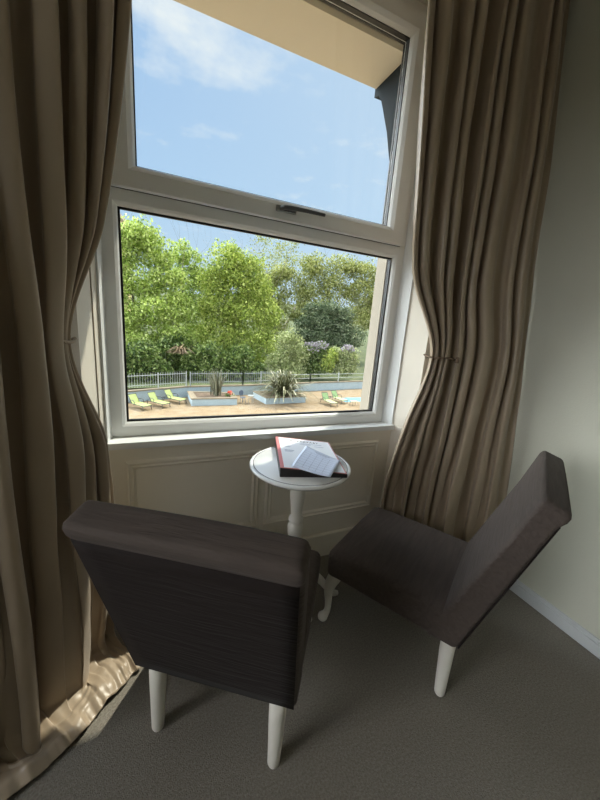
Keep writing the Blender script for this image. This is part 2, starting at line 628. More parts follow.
# window wall: piers with splayed recess, spandrel below, head above
bm = bmesh.new()
add_prism(bm, [(X_L, Y_ROOM), (RR0, Y_ROOM), (RX0, PANEL_Y), (FX0 + 0.004, 1.56), (FX0 + 0.004, 1.645), (-0.155, 1.645), (-0.155, Y_OUT), (X_L, Y_OUT)], 0, Z_C)
add_prism(bm, [(X_R, Y_ROOM), (X_R, Y_OUT), (1.222, Y_OUT), (1.222, 1.645), (FX1 - 0.004, 1.645), (FX1 - 0.004, 1.56), (RX1, PANEL_Y), (RR1, Y_ROOM)], 0, Z_C)
struct(bm_obj('wall_front', bm, MT['panel']), 'white painted window wall with splayed recess sides')
bm = bmesh.new()
add_box(bm, RX0 - 0.01, RX1 + 0.01, PANEL_Y, 1.72, 0, 0.785)
struct(bm_obj('wall_below', bm, MT['panel']), 'cream painted panelled wall under the window')
bm = bmesh.new()
add_box(bm, RR0, RR1, Y_ROOM + 0.02, Y_OUT, 2.842, Z_C)
struct(bm_obj('wall_above', bm, MT['panel']), 'white head of the window recess')
# outer face of the house: cream rendered cladding round the opening
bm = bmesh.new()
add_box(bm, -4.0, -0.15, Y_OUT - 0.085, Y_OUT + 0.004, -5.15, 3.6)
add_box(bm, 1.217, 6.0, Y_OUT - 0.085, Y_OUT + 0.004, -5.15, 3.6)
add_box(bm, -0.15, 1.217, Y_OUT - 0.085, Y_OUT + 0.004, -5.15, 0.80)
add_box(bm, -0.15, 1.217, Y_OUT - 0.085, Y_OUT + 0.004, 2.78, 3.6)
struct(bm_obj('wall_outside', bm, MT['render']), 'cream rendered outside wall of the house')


# panel mouldings on the spandrel
def moulding_frame(x0, x1, z0, z1, y):
    bm = bmesh.new()
    prof = [(0, 0), (0.006, 0.010), (0.012, 0.013), (0.017, 0.007), (0.024, 0.005), (0.030, 0.009), (0.036, 0.005), (0.042, 0.0)]
    rings = []
    for d, h in prof:
        rings.append([bm.verts.new((x, y - h, z)) for x, z in ((x0 + d, z0 + d), (x1 - d, z0 + d), (x1 - d, z1 - d), (x0 + d, z1 - d))])
    for a, b in zip(rings, rings[1:]):
        for k in range(4):
            bm.faces.new((a[k], a[(k + 1) % 4], b[(k + 1) % 4], b[k]))
    return bm


for i, (x0, x1) in enumerate(((-0.128, 0.484), (0.518, 1.218))):
    struct(bm_obj('trim_%d' % (i + 1), moulding_frame(x0, x1, 0.275, 0.715, PANEL_Y + 0.0005), MT['panel']),
           ('moulded panel frame under the window, nearer the left curtain', 'moulded panel frame under the window, behind the round table')[i])
bm = bmesh.new()
add_box(bm, RX0, RX1, PANEL_Y - 0.022, PANEL_Y + 0.001, 0.0, 0.15, 0.006)
struct(bm_obj('baseboard_front', bm, MT['panel']))
bm = bmesh.new()
add_box(bm, X_R - 0.020, X_R + 0.001, Y_BACK, Y_ROOM, 0.0, 0.058, 0.005)
add_box(bm, X_R - 0.012, X_R + 0.001, Y_BACK, Y_ROOM, 0.055, 0.078, 0.005)
struct(bm_obj('baseboard_right', bm, MT['skirt']), 'white gloss baseboard along the right wall')
# sill board with nosing, turned down a little over the panelling
bm = bmesh.new()
add_prism(bm, [(RX0 - 0.006, PANEL_Y - 0.022), (RX1 + 0.006, PANEL_Y - 0.022), (RX1 + 0.006, PANEL_Y), (FX1 + 0.004, 1.60), (FX0 - 0.004, 1.60), (RX0 - 0.006, PANEL_Y)], 0.778, 0.806)
struct(bm_obj('trim_3', bm, MT['gloss']), 'white window sill board')
# sill-height line on the recess sides
for i, (xa, xb) in enumerate(((RX0, RR0), (RX1, RR1))):
    bm = bmesh.new()
    d = 0.006 if xa < 0 else -0.006
    add_prism(bm, [(xa, PANEL_Y), (xb, Y_ROOM), (xb + d, Y_ROOM - 0.002), (xa + d, PANEL_Y - 0.002)], 0.782, 0.80)
    struct(bm_obj('trim_%d' % (4 + i), bm, MT['panel']))
# white jamb boards between frame and panelling
for i, (xa, xb) in enumerate(((FX0, RX0), (FX1, RX1))):
    bm = bmesh.new()
    d = 0.007 if xa < 0 else -0.007
    add_prism(bm, [(xa, 1.565), (xb, PANEL_Y - 0.004), (xb + d, PANEL_Y - 0.004), (xa + d, 1.565)], 0.805, 2.843)
    struct(bm_obj('trim_%d' % (6 + i), bm, MT['gloss']))
# tan gap line at the left side of the recess
bm = bmesh.new()
add_prism(bm, [(-0.2105, 1.464), (-0.2085, 1.468), (-0.2065, 1.467), (-0.2085, 1.463)], 0.80, 2.84)
struct(bm_obj('trim_8', bm, MT['coping']))


# ---------------- window
def bar_frame(bm, x0, x1, z0, z1, w, y_in, y_out, cham):
    """mitred frame: w wide, room face at y_in, chamfer towards the glass"""
    prof = [(0, y_out), (0, y_in + 0.004), (0.004, y_in), (w - cham, y_in), (w - cham * 0.35, y_in + cham * 0.55), (w, y_in + cham * 1.1), (w, y_out)]
    rings = [[bm.verts.new((x, y, z)) for x, z in ((x0 + d, z0 + d), (x1 - d, z0 + d), (x1 - d, z1 - d), (x0 + d, z1 - d))] for d, y in prof]
    rings.append(rings[0])
    for a, b in zip(rings, rings[1:]):
        for k in range(4):
            bm.faces.new((a[k], a[(k + 1) % 4], b[(k + 1) % 4], b[k]))


win = empty('window_1', (0.54, 1.6, 0.805))
struct(win, 'tall white framed window with one opening light above')
win['category'] = 'window'


def wpart(name, bm, m, smooth=False):
    o = bm_obj(name, bm, m, None, smooth)
    o.parent = win
    o.matrix_parent_inverse = Matrix.Translation(win.location).inverted()
    return o


TR0, TR1 = 1.745, 1.805      # fixed transom
bm = bmesh.new()
bar_frame(bm, FX0, FX1, FZ0, TR1, 0.064, 1.560, 1.612, 0.016)
bar_frame(bm, FX0, FX1, TR1, FZ1, 0.050, 1.560, 1.612, 0.006)
wpart('outer_frame', bm, MT['upvc'])
SX0, SX1, SZ0, SZ1 = FX0 + 0.046, FX1 - 0.046, TR1 - 0.005, FZ1 - 0.055
bm = bmesh.new()
bar_frame(bm, SX0, SX1, SZ0, SZ1, 0.087, 1.538, 1.608, 0.024)
wpart('opening_sash', bm, MT['upvc'])


def strip_frame(x0, x1, z0, z1, w, y0, y1):
    bm = bmesh.new()
    add_box(bm, x0, x1, y0, y1, z0, z0 + w)
    add_box(bm, x0, x1, y0, y1, z1 - w, z1)
    add_box(bm, x0, x0 + w, y0, y1, z0 + w, z1 - w)
    add_box(bm, x1 - w, x1, y0, y1, z0 + w, z1 - w)
    return bm


# rubber gaskets: against the panes and in the gap round the sash
LG = (FX0 + 0.064, FX1 - 0.064, FZ0 + 0.064, TR1 - 0.064)
UG = (SX0 + 0.087, SX1 - 0.087, SZ0 + 0.087, SZ1 - 0.087)
wpart('gasket', strip_frame(LG[0] - 0.001, LG[1] + 0.001, LG[2] - 0.001, LG[3] + 0.001, 0.009, 1.582, 1.592), MT['black'])
wpart('gasket', strip_frame(UG[0] - 0.001, UG[1] + 0.001, UG[2] - 0.001, UG[3] + 0.001, 0.005, 1.570, 1.592), MT['black'])
for g_ in (LG, UG):
    wpart('gasket', strip_frame(g_[0] - 0.001, g_[1] + 0.001, g_[2] - 0.001, g_[3] + 0.001, 0.005, 1.6015, 1.610), MT['black'])
wpart('gasket', strip_frame(SX0 - 0.004, SX1 + 0.004, SZ0 - 0.002, SZ1 + 0.004, 0.004, 1.5555, 1.5625), MT['black'])
for (x0, x1, z0, z1) in (LG, UG):
    bm = bmesh.new()
    add_box(bm, x0 - 0.004, x1 + 0.004, 1.594, 1.600, z0 - 0.004, z1 + 0.004)
    wpart('glass_pane', bm, MT['glass'])
# handle on the bottom rail of the sash
bm = bmesh.new()
add_box(bm, 0.505, 0.605, 1.528, 1.540, 1.832, 1.858, 0.005)
hp = wpart('handle_plate', bm, MT['chrome'])
bm = bmesh.new()
pts = smooth_path([(0.530, 1.530, 1.846, 0.010), (0.545, 1.512, 1.847, 0.010), (0.585, 1.504, 1.848, 0.009), (0.65, 1.502, 1.849, 0.008), (0.735, 1.505, 1.850, 0.007)], 8)
add_tube(bm, [p[:3] for p in pts], [p[3] for p in pts], 10)
h = bm_obj('handle_lever', bm, MT['dark'], hp, True)

# ---------------- eaves outside and the bracket that carries them
bm = bmesh.new()
add_box(bm, -3.5, 5.0, Y_OUT - 0.02, 2.0, 2.752, 2.95)
add_box(bm, -3.5, 5.0, Y_OUT - 0.02, 2.012, 2.95, 3.05)
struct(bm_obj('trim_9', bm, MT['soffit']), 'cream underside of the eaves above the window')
bm = bmesh.new()
prof = [(1.72, 2.80), (2.008, 2.80), (2.008, 2.712), (1.965, 2.700), (1.93, 2.66), (1.90, 2.60), (1.868, 2.53), (1.835, 2.46), (1.80, 2.36), (1.775, 2.29), (1.735, 2.25), (1.72, 2.25)]
n = len(prof)
a = [bm.verts.new((1.245, y, z)) for y, z in prof]
b = [bm.verts.new((1.36, y, z)) for y, z in prof]
bm.faces.new(a)
bm.faces.new(b[::-1])
for i in range(n):
    bm.faces.new((a[i], b[i], b[(i + 1) % n], a[(i + 1) % n]))
tag(bm_obj('eaves_bracket', bm, MT['slate']), 'dark slate-coloured scroll bracket under the cream eaves outside the window', 'bracket')


# ================================================================== CURTAINS
def hermite(ts, vals, t):
    """smooth monotone-ish interpolation of rows"""
    ts = np.asarray(ts, float)
    vals = np.asarray(vals, float)
    m = np.zeros_like(vals)
    d = np.diff(vals, axis=0) / np.diff(ts).reshape((-1,) + (1,) * (vals.ndim - 1))
    m[0] = d[0]
    m[-1] = d[-1]
    same = (d[:-1] * d[1:]) > 0
    m[1:-1] = np.where(same, 2 * d[:-1] * d[1:] / np.where(same, d[:-1] + d[1:], 1), 0)
    i = int(np.clip(np.searchsorted(ts, t) - 1, 0, len(ts) - 2))
    h = ts[i + 1] - ts[i]
    s = (t - ts[i]) / h
    return ((2 * s ** 3 - 3 * s ** 2 + 1) * vals[i] + (s ** 3 - 2 * s ** 2 + s) * h * m[i]
            + (-2 * s ** 3 + 3 * s ** 2) * vals[i + 1] + (s ** 3 - s ** 2) * h * m[i + 1])


def curtain_sheet(name, stations, pleats, seed, side, nu=460):
    """stations: rows of (v, z, xs[6], ys[6], amp[6]); u = 0 is the edge by the window"""
    rnd = random.Random(seed)
    widths = np.array([rnd.uniform(0.5, 1.6) for _ in range(pleats)])
    cum = np.concatenate([[0], np.cumsum(widths) / widths.sum()])
    amps = np.array([rnd.uniform(0.6, 1.5) for _ in range(pleats + 1)])
    skew = np.array([rnd.uniform(-0.5, 0.5) for _ in range(pleats + 1)])
    U = np.linspace(0, 1, nu)
    ph = np.interp(U, cum, np.arange(pleats + 1))
    amp_u = np.interp(U, cum, amps)
    sk_u = np.interp(U, cum, skew)
    kn = np.linspace(0, 1, 6)
    vs = [s[0] for s in stations]
    zs = np.array([s[1] for s in stations])
    XS = np.array([s[2] for s in stations])
    YS = np.array([s[3] for s in stations])
    AS = np.array([s[4] for s in stations])
    V = np.concatenate([np.linspace(vs[k], vs[k + 1], s[5] + 1)[:-1] for k, s in enumerate(stations[:-1])] + [[vs[-1]]])
    verts = []
    for v in V:
        z = float(hermite(vs, zs, v))
        xk, yk, ak = hermite(vs, XS, v), hermite(vs, YS, v), hermite(vs, AS, v)
        bx = np.array([float(hermite(kn, xk, u)) for u in U])
        by = np.array([float(hermite(kn, yk, u)) for u in U])
        aa = np.interp(U, kn, ak)
        tx, ty = np.gradient(bx), np.gradient(by)
        L = np.sqrt(tx * tx + ty * ty) + 1e-9
        tx, ty = tx / L, ty / L
        if side < 0:
            nx, ny = ty * -1, tx
        else:
            nx, ny = ty, -tx
        # normals point into the room (-y)
        s = np.where(ny > 0, -1.0, 1.0)
        nx, ny = nx * s, ny * s
        wander = 0.18 * np.sin(2.3 * v + 1.7 * seed)
        p = 2 * PI * ph + wander + 0.25 * np.sin(1.9 * v * 3 + ph)
        low_v = min(1.0, max(0.0, (v - 1.9) / .8))
        wave = (1 - .45 * low_v) * (np.sin(p) + 0.28 * np.sin(2 * p + sk_u * 3)) + low_v * .95 * np.sin(p * .5 + seed)
        lat = -0.30 * np.sin(2 * p)
        pitch = L * nu / pleats
        for i in range(nu):
            u = U[i]
            w = noise.noise(Vector((u * 9 + seed * 7.1, z * 2.6, v * 1.3)))
            w2 = noise.noise(Vector((u * 26 + seed, z * 7.0 + 4.0, v * 2.0)))
            low = max(0.0, 1.0 - z / 1.2)
            d = aa[i] * amp_u[i] * wave[i] + 0.008 * w + (0.002 + 0.006 * low) * w2
            la = lat[i] * min(aa[i], pitch[i] * 0.6)
            zz = z
            if z < 0.10:
                zz = max(0.012, z + (0.022 * max(0, noise.noise(Vector((u * 9, v * 11, seed)))) + 0.014 * w2) * 1.0)
            verts.append((bx[i] + nx[i] * d + tx[i] * la, by[i] + ny[i] * d + ty[i] * la, zz))
    faces = []
    nv = len(V)
    for j in range(nv - 1):
        for i in range(nu - 1):
            a = j * nu + i
            faces.append((a, a + 1, a + nu + 1, a + nu))
    o = mesh_obj(name, verts, faces, MT['curtain'], None, True)
    md = o.modifiers.new('cloth thickness', 'SOLIDIFY')
    md.thickness = 0.0025
    md.offset = 0
    return o


T_ = .034
left_st = [
    (0.0, 2.985, [.03, -.10, -.24, -.40, -.58, -.78], [1.27, 1.26, 1.24, 1.22, 1.20, 1.18], [.036] * 6, 18),
    (0.8, 2.19, [-.045, -.14, -.26, -.40, -.58, -.78], [1.26, 1.24, 1.21, 1.18, 1.15, 1.12], [.032, .034, .036, .038, .04, .04], 16),
    (1.4, 1.61, [-.14, -.19, -.27, -.39, -.57, -.77], [1.25, 1.23, 1.17, 1.12, 1.08, 1.04], [.024, .028, .036, .04, .04, .04], 14),
    (1.76, 1.24, [-.245, -.268, -.285, -.37, -.56, -.76], [1.24, 1.225, 1.15, 1.08, 1.03, .98], [.012, .014, .03, .042, .045, .045], 14),
    (2.12, .88, [-.175, -.215, -.270, -.37, -.55, -.75], [1.27, 1.22, 1.14, 1.06, 1.00, .95], [.026, .03, .036, .046, .05, .05], 18),
    (2.55, .45, [-.165, -.225, -.275, -.37, -.54, -.74], [1.30, 1.24, 1.12, 1.04, .97, .92], [.030, .034, .04, .05, .05, .05], 18),
    (2.95, .05, [-.190, -.265, -.305, -.38, -.53, -.72], [1.310, 1.26, 1.12, 1.02, .95, .90], [.026, .030, .04, .05, .05, .05], 8),
    (3.06, .024, [-.160, -.230, -.275, -.35, -.50, -.69], [1.255, 1.20, 1.08, .98, .91, .86], [.012, .014, .014, .018, .018, .018], 10),
    (3.20, .034, [-.105, -.175, -.240, -.325, -.475, -.665], [1.185, 1.13, 1.035, .945, .875, .825], [.003] * 6, 10),
    (3.30, .014, [-.075, -.140, -.210, -.305, -.455, -.645], [1.130, 1.07, 1.00, .915, .845, .795], [.001] * 6, 1),
]
right_st = [
    (0.0, 2.985, [.93, 1.09, 1.27, 1.45, 1.62, 1.779], [1.27, 1.27, 1.27, 1.27, 1.27, 1.285], [.034, .034, .034, .034, .034, .014], 18),
    (0.8, 2.20, [1.00, 1.13, 1.28, 1.45, 1.62, 1.779], [1.26, 1.26, 1.25, 1.23, 1.21, 1.20], [.034, .036, .036, .036, .034, .014], 16),
    (1.35, 1.65, [1.065, 1.17, 1.30, 1.45, 1.62, 1.779], [1.255, 1.25, 1.24, 1.21, 1.18, 1.15], [.026, .030, .036, .036, .034, .014], 14),
    (1.76, 1.24, [1.262, 1.310, 1.375, 1.49, 1.63, 1.779], [1.25, 1.25, 1.235, 1.17, 1.13, 1.11], [.014, .016, .018, .034, .036, .014], 14),
    (2.14, .86, [1.205, 1.275, 1.365, 1.49, 1.63, 1.779], [1.30, 1.285, 1.25, 1.18, 1.12, 1.07], [.024, .030, .034, .04, .04, .014], 18),
    (2.55, .45, [1.155, 1.25, 1.36, 1.49, 1.63, 1.779], [1.335, 1.315, 1.27, 1.19, 1.11, 1.03], [.018, .026, .034, .044, .042, .014], 16),
    (2.98, .03, [1.150, 1.25, 1.36, 1.49, 1.63, 1.779], [1.345, 1.325, 1.27, 1.19, 1.10, 1.00], [.018, .026, .034, .044, .042, .014], 6),
    (3.06, .016, [1.145, 1.245, 1.355, 1.48, 1.62, 1.770], [1.325, 1.305, 1.24, 1.16, 1.07, .97], [.010] * 6, 1),
]
tag(curtain_sheet('curtain', left_st, 9, 3, -1), 'long taupe satin curtain at the left, spilling onto the carpet', 'curtain', 'taupe curtains')
tag(curtain_sheet('curtain', right_st, 9, 8, 1), 'long taupe satin curtain against the right wall, hanging behind the armless chair', 'curtain', 'taupe curtains')


def tieback(cx, cy, z, rx, ry, m, r, rz, tilt, tassel):
    e = empty('curtain_tieback', (cx, cy, z), rz)
    bm = bmesh.new()
    add_loop_tube(bm, [(rx * math.cos(a), ry * math.sin(a), tilt * math.cos(a) + 0.004 * math.sin(3 * a)) for a in np.linspace(0, 2 * PI, 48, endpoint=False)], r)
    bm_obj('cord_loop', bm, m, e, True)
    if tassel:
        bm = bmesh.new()
        add_lathe(bm, [(0, 0.012), (0.006, 0.011), (0.009, 0.004), (0.006, 0), (0.009, -0.004), (0.011, -0.018), (0, -0.019)], 12, rx * 0.55, -ry - 0.006)
        bm_obj('bead', bm, m, e, True)
    return e


tag(tieback(-.264, 1.230, 1.245, .036, .056, MT['creamcord'], .0050, 0, .004, False),
    'thin cream cord tied round the left curtain', 'tieback', 'curtain tiebacks')
tag(tieback(1.318, 1.242, 1.240, .086, .062, MT['cord'], .0045, 0, -.006, True),
    'thin brown cord with a bead tied round the right curtain', 'tieback', 'curtain tiebacks')

# ================================================================== ARMLESS CHAIRS
CW, ZB, ZS, CD, CT, LEAN, ZT = .516, .27, .410, .547, .113, .305, .900


def cabriole(sx):
    """front leg: knee, thin ankle, pad foot, bowing out over the corner"""
    x, y = sx * .205, .508
    ox, oy = sx * .26, .966
    rows = [(0, .288, .025), (.008, .255, .030), (.024, .21, .027), (.032, .16, .021), (.028, .105, .016), (.028, .06, .0145), (.037, .03, .018), (.046, .013, .0235), (.046, .001, .020)]
    pts = smooth_path([(x + d * ox, y + d * oy, z, r) for d, z, r in rows], 6)
    bm = bmesh.new()
    add_tube(bm, [p[:3] for p in pts], [p[3] for p in pts], 16)
    return bm


def rear_leg(sx):
    x, y = sx * .2, .03
    bm = bmesh.new()
    add_tube(bm, [(x, y, .30), (x, y, .20), (x + sx * .001, y - .004, .06), (x + sx * .001, y - .006, .006), (x + sx * .001, y - .006, 0.0)],
             [.027, .0265, .0215, .0195, .017], 18)
    return bm


def make_chair():
    root = empty('slipper_chair', (0, 0, 0))

    def seat_warp(p):
        x, y, z = p
        crown = 0.016 * (1 - (2 * x / CW) ** 2) * max(0, 1 - ((y - .25) / .30) ** 2)
        if z > 0.08:
            z += crown - 0.004
        if y > .40:
            z -= 0.012 * ((y - .40) / .12) ** 2
        # rear follows the sloping back
        k = max(0.0, 1 - y / 0.25)
        return (x * (1 + .006 * math.sin(y * 9)), y + .045 - k * z * LEAN * 0.9, z + ZB)
    bm_obj('seat', rounded_block(CW - .006, CD - .045, ZS - ZB, .030, 22, seat_warp), MT['uphol'], root, True)

    H = ZT - ZB

    def back_warp(p):
        x, y, z = p
        t = z / H
        y2 = y
        roll = math.exp(-((z - (H - .020)) / .026) ** 4)
        f = y / CT
        top = max(0.0, (t - .80) / .20)
        y2 = y - .042 * t * f - 0.010 * roll * (1 - f)      # thins upwards, padded roll behind
        if f > .5:
            y2 += 0.012 * math.sin(PI * min(1, t)) * (1 - (2 * x / CW) ** 2)
        wide = 1.0 + 0.049 * t
        zz = z + top * (.026 * f + .005 * math.sin(x * 7 + 1))
        return (x * wide, y2 - z * LEAN, zz + ZB)
    bm_obj('backrest', rounded_block(CW, CT, H, .020, 28, back_warp), MT['uphol'], root, True)
    # flat cloth panel tacked on behind, below the roll; its colour holds painted shade
    bm = bmesh.new()
    zt = H - .052
    y0 = -.0008
    vs = []
    nx, nz = 10, 12
    for j in range(nz + 1):
        for i in range(nx + 1):
            z = .012 + (zt - .012) * j / nz
            x = (i / nx - .5) * (CW - .012) * (1 + .035 * z / H)
            bulge = -.004 * math.sin(PI * i / nx) * math.sin(PI * j / nz)
            vs.append((x, y0 + bulge - z * LEAN, z + ZB))
    fs = [(j * (nx + 1) + i, j * (nx + 1) + i + 1, (j + 1) * (nx + 1) + i + 1, (j + 1) * (nx + 1) + i) for j in range(nz) for i in range(nx)]
    pn = mesh_obj('rear_panel', vs, fs, MT['uphol_shade'], root, True)
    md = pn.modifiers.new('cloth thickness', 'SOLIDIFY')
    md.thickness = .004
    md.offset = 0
    for sx in (-1, 1):
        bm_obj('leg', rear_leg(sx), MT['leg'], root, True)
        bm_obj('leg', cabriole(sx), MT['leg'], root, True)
    return root


chair = make_chair()
chair.location = (.135, .775, 0)
chair.rotation_euler = (0, 0, R(55.58 - 90))
tag(chair, 'dark brown armless chair with its back to us, in front of the round table', 'chair', 'armless chairs by the window')
chair2 = copy_tree(chair)
chair2.location = (1.169, .729, 0)
chair2.rotation_euler = (0, 0, R(120.4 - 90))
tag(chair2, 'dark brown armless chair by the right wall, seat and side in view', 'chair', 'armless chairs by the window')

# ================================================================== TABLE
TX, TY, TZ = .576, 1.214, .757
tb = empty('side_table', (TX, TY, 0))
tag(tb, 'small white round pedestal table under the window', 'table')
bm = bmesh.new()
add_lathe(bm, [(0, TZ - .026), (.185, TZ - .026), (.208, TZ - .022), (.220, TZ - .013), (.222, TZ - .007), (.219, TZ - .002), (.213, TZ), (.2075, TZ), (.2065, TZ - .0015), (.2045, TZ - .0015), (.2035, TZ), (0, TZ)], 72)
top = bm_obj('tabletop', bm, MT['table'], tb, True)
bm = bmesh.new()
add_loop_tube(bm, [(.2055 * math.cos(a), .2055 * math.sin(a), TZ - .0008) for a in np.linspace(0, 2 * PI, 96, endpoint=False)], .0013, 6)
rl = bm_obj('ring_line', bm, MT['ringline'], top, True)
rl['label'] = 'thin dark ring line near the table edge'
bm = bmesh.new()
add_lathe(bm, [(0, .10), (.030, .10), (.036, .125), (.036, .22), (.030, .235), (.034, .25), (.024, .265), (.021, .30), (.027, .36), (.034, .42), (.036, .445),
               (.030, .462), (.026, .468), (.033, .476), (.033, .488), (.024, .496), (.027, .54), (.034, .60), (.034, .635), (.026, .675), (.030, .700), (.050, .720), (.070, .734), (0, .734)], 36)
bm_obj('pedestal_column', bm, MT['leg'], tb, True)
for k in range(3):
    a = R(-4 + 120 * k)
    ca, sa = math.cos(a), math.sin(a)
    pts = smooth_path([(r * ca, r * sa, z, q) for r, z, q in ((.02, .20, .022), (.07, .185, .022), (.14, .135, .020), (.20, .06, .016), (.235, .022, .017), (.262, .012, .012))], 7)
    bm = bmesh.new()
    add_tube(bm, [p[:3] for p in pts], [p[3] for p in pts], 14)
    bm_obj('leg', bm, MT['leg'], tb, True)

# ---------------- menu folder (wedge: thick at the spine) with the printed page on its cover
FANG = R(-16.0)
fo = empty('menu_folder', (.622, 1.242, TZ), FANG)
tag(fo, 'black menu folder with a red-edged breakfast page, lying on the round table', 'folder')
FW2, FH2 = .138, .180
ZL, ZR = .040, .016


def ftop(x):
    return ZL + (ZR - ZL) * (x + FW2) / (2 * FW2)


def slab_on(x0, x1, y0, y1, d0, d1):
    """thin slab following the folder's sloping top, from d0 to d1 above it"""
    v = []
    for d in (d0, d1):
        for x, y in ((x0, y0), (x1, y0), (x1, y1), (x0, y1)):
            v.append((x, y, ftop(x) + d))
    return v, [(3, 2, 1, 0), (4, 5, 6, 7), (0, 1, 5, 4), (1, 2, 6, 5), (2, 3, 7, 6), (3, 0, 4, 7)]


def hexa(bm, b, t):
    vs = [bm.verts.new(p) for p in b + t]
    for f in ((3, 2, 1, 0), (4, 5, 6, 7), (0, 1, 5, 4), (1, 2, 6, 5), (2, 3, 7, 6), (3, 0, 4, 7)):
        bm.faces.new([vs[i] for i in f])


bm = bmesh.new()
cs = ((-FW2, -FH2), (FW2, -FH2), (FW2, FH2), (-FW2, FH2))
hexa(bm, [(x, y, .0) for x, y in cs], [(x, y, ftop(x)) for x, y in cs])
bmesh.ops.bevel(bm, geom=bm.edges[:], offset=.003, segments=2, affect='EDGES', profile=.5)
bm_obj('cover', bm, MT['leather'], fo)
v, f = slab_on(-FW2 + .001, FW2 - .003, -FH2 + .002, FH2 - .001, .0002, .0022)
rc = mesh_obj('red_backing_card', v, f, MT['red'], fo)
v, f = slab_on(-FW2 + .016, FW2 - .008, -FH2 + .005, FH2 - .009, .0024, .0030)
pg = mesh_obj('printed_page', v, f, MT['paper'], fo)
slope = math.atan2(ZR - ZL, 2 * FW2)


def text_on(body, x, y, size, m, parent, spacing=1.25):
    cu = bpy.data.curves.new('title_text', 'FONT')
    cu.body = body
    cu.size = size
    cu.align_x = 'CENTER'
    cu.space_character = spacing
    cu.extrude = .0002
    o = bpy.data.objects.new('title_text', cu)
    cu.materials.append(m)
    COL.objects.link(o)
    bpy.context.view_layer.update()
    me = bpy.data.meshes.new_from_object(o.evaluated_get(bpy.context.evaluated_depsgraph_get()))
    bpy.data.objects.remove(o, do_unlink=True)
    o = bpy.data.objects.new('title_text', me)
    COL.objects.link(o)
    o.parent = parent
    o.location = (x, y, ftop(x) + .0034)
    o.rotation_euler = (0, -slope, 0)
    return o


text_on('BREAKFAST', .002, FH2 - .050, .023, MT['ink'], pg)
bm = bmesh.new()
rows = [(-.105, -.065, .100), (-.105, -.072, .092), (-.025, .03, .100), (-.105, -.070, .062), (-.105, -.078, .052),
        (-.105, -.060, .012), (-.105, -.064, .004), (-.105, -.070, -.006), (-.02, .085, .112), (.045, .09, .086)]
for x0, x1, y in rows:
    v, f = slab_on(x0, x1, y, y + .0035, .0030, .0034)
    hexa(bm, v[:4], v[4:])
bm_obj('print_lines', bm, MT['faint'], pg)

# ---------------- loose order sheet lying across the folder
corner = {'d': (.486, 1.108, .7905), 'c': (.604, .996, .773), 'b': (.736, 1.142, .7795), 'a': (.650, 1.322, .7905)}
A, B, C, D = (np.array(corner[k]) for k in 'abcd')


def sheet_pt(s, t, lift=0.0):
    p = D * (1 - s) * (1 - t) + C * s * (1 - t) + B * s * t + A * (1 - s) * t
    # rest on the folder's slope, edges a little lifted
    lx = (p[0] - .622) * math.cos(-FANG) - (p[1] - 1.242) * math.sin(-FANG)
    base = TZ + ftop(max(-FW2, min(FW2, lx))) + .0050
    curl = .003 * (abs(s - .4) * 2) ** 3 + .003 * math.sin(PI * t)
    return (p[0], p[1], base + curl + lift)


n = 14
vs = [sheet_pt(i / n, j / n) for j in range(n + 1) for i in range(n + 1)]
fs = [(j * (n + 1) + i, j * (n + 1) + i + 1, (j + 1) * (n + 1) + i + 1, (j + 1) * (n + 1) + i) for j in range(n) for i in range(n)]
sh = mesh_obj('order_sheet', vs, fs, MT['sheet'], None, True)
md = sh.modifiers.new('paper thickness', 'SOLIDIFY')
md.thickness = .0005
tag(sh, 'loose pale blue printed form lying across the menu folder', 'paper')


def strip(bm, s0, t0, s1, t1, w):
    """printed rule on the sheet"""
    k = 8
    ds, dt = s1 - s0, t1 - t0
    L = math.hypot(ds, dt)
    ns, n_t = -dt / L * w, ds / L * w
    r0 = [bm.verts.new(sheet_pt(s0 + ds * i / k + ns, t0 + dt * i / k + n_t, .0006)) for i in range(k + 1)]
    r1 = [bm.verts.new(sheet_pt(s0 + ds * i / k - ns, t0 + dt * i / k - n_t, .0006)) for i in range(k + 1)]
    for i in range(k):
        bm.faces.new((r0[i], r0[i + 1], r1[i + 1], r1[i]))


bm = bmesh.new()
for t in np.linspace(.08, .78, 8):
    strip(bm, .06, t, .94, t, .003)
for s in (.06, .25, .42, .59, .76, .94):
    strip(bm, s, .08, s, .78, .004)
strip(bm, .30, .90, .72, .90, .014)
strip(bm, .36, .845, .66, .845, .008)
bm_obj('print_lines', bm, MT['faint'], sh)

# ================================================================== GARDEN
GZ = -5.15
bm = bmesh.new()
add_box(bm, -14, 40, Y_OUT, 31.5, GZ - .3, GZ)
struct(bm_obj('terrace', bm, MT['paving']), 'sunlit sandy paved pool terrace')
# bank rising behind the garden walls
nx, ny = 50, 34
vs, fs = [], []
for j in range(ny + 1):
    for i in range(nx + 1):
        x = -45 + 130 * i / nx
        y = 28.6 + 78 * j / ny
        yb = y + .13 * x
        q = max(0, (y - 30) / 60)
        z = -4.55 + 9.5 * q ** 1.15 + .5 * noise.noise(Vector((x * .15, y * .15, 0))) * min(1, q * 6)
        vs.append((x, yb, z))
for j in range(ny):
    for i in range(nx):
        a = j * (nx + 1) + i
        fs.append((a, a + 1, a + nx + 2, a + nx + 1))
struct(mesh_obj('hillside', vs, fs, MT['bank'], None, True), 'dark green wooded bank behind the garden wall')

WALL = [(-9.0, 22.9), (-1.87, 26.01), (2.33, 27.62), (7.19, 28.05), (14.32, 29.30), (26.0, 30.9)]


def offset_poly(P, d):
    out = []
    for i, p in enumerate(P):
        a = Vector(P[max(0, i - 1)])
        b = Vector(P[min(len(P) - 1, i + 1)])
        t = (b - a).normalized()
        out.append((p[0] - t.y * d, p[1] + t.x * d))
    return out


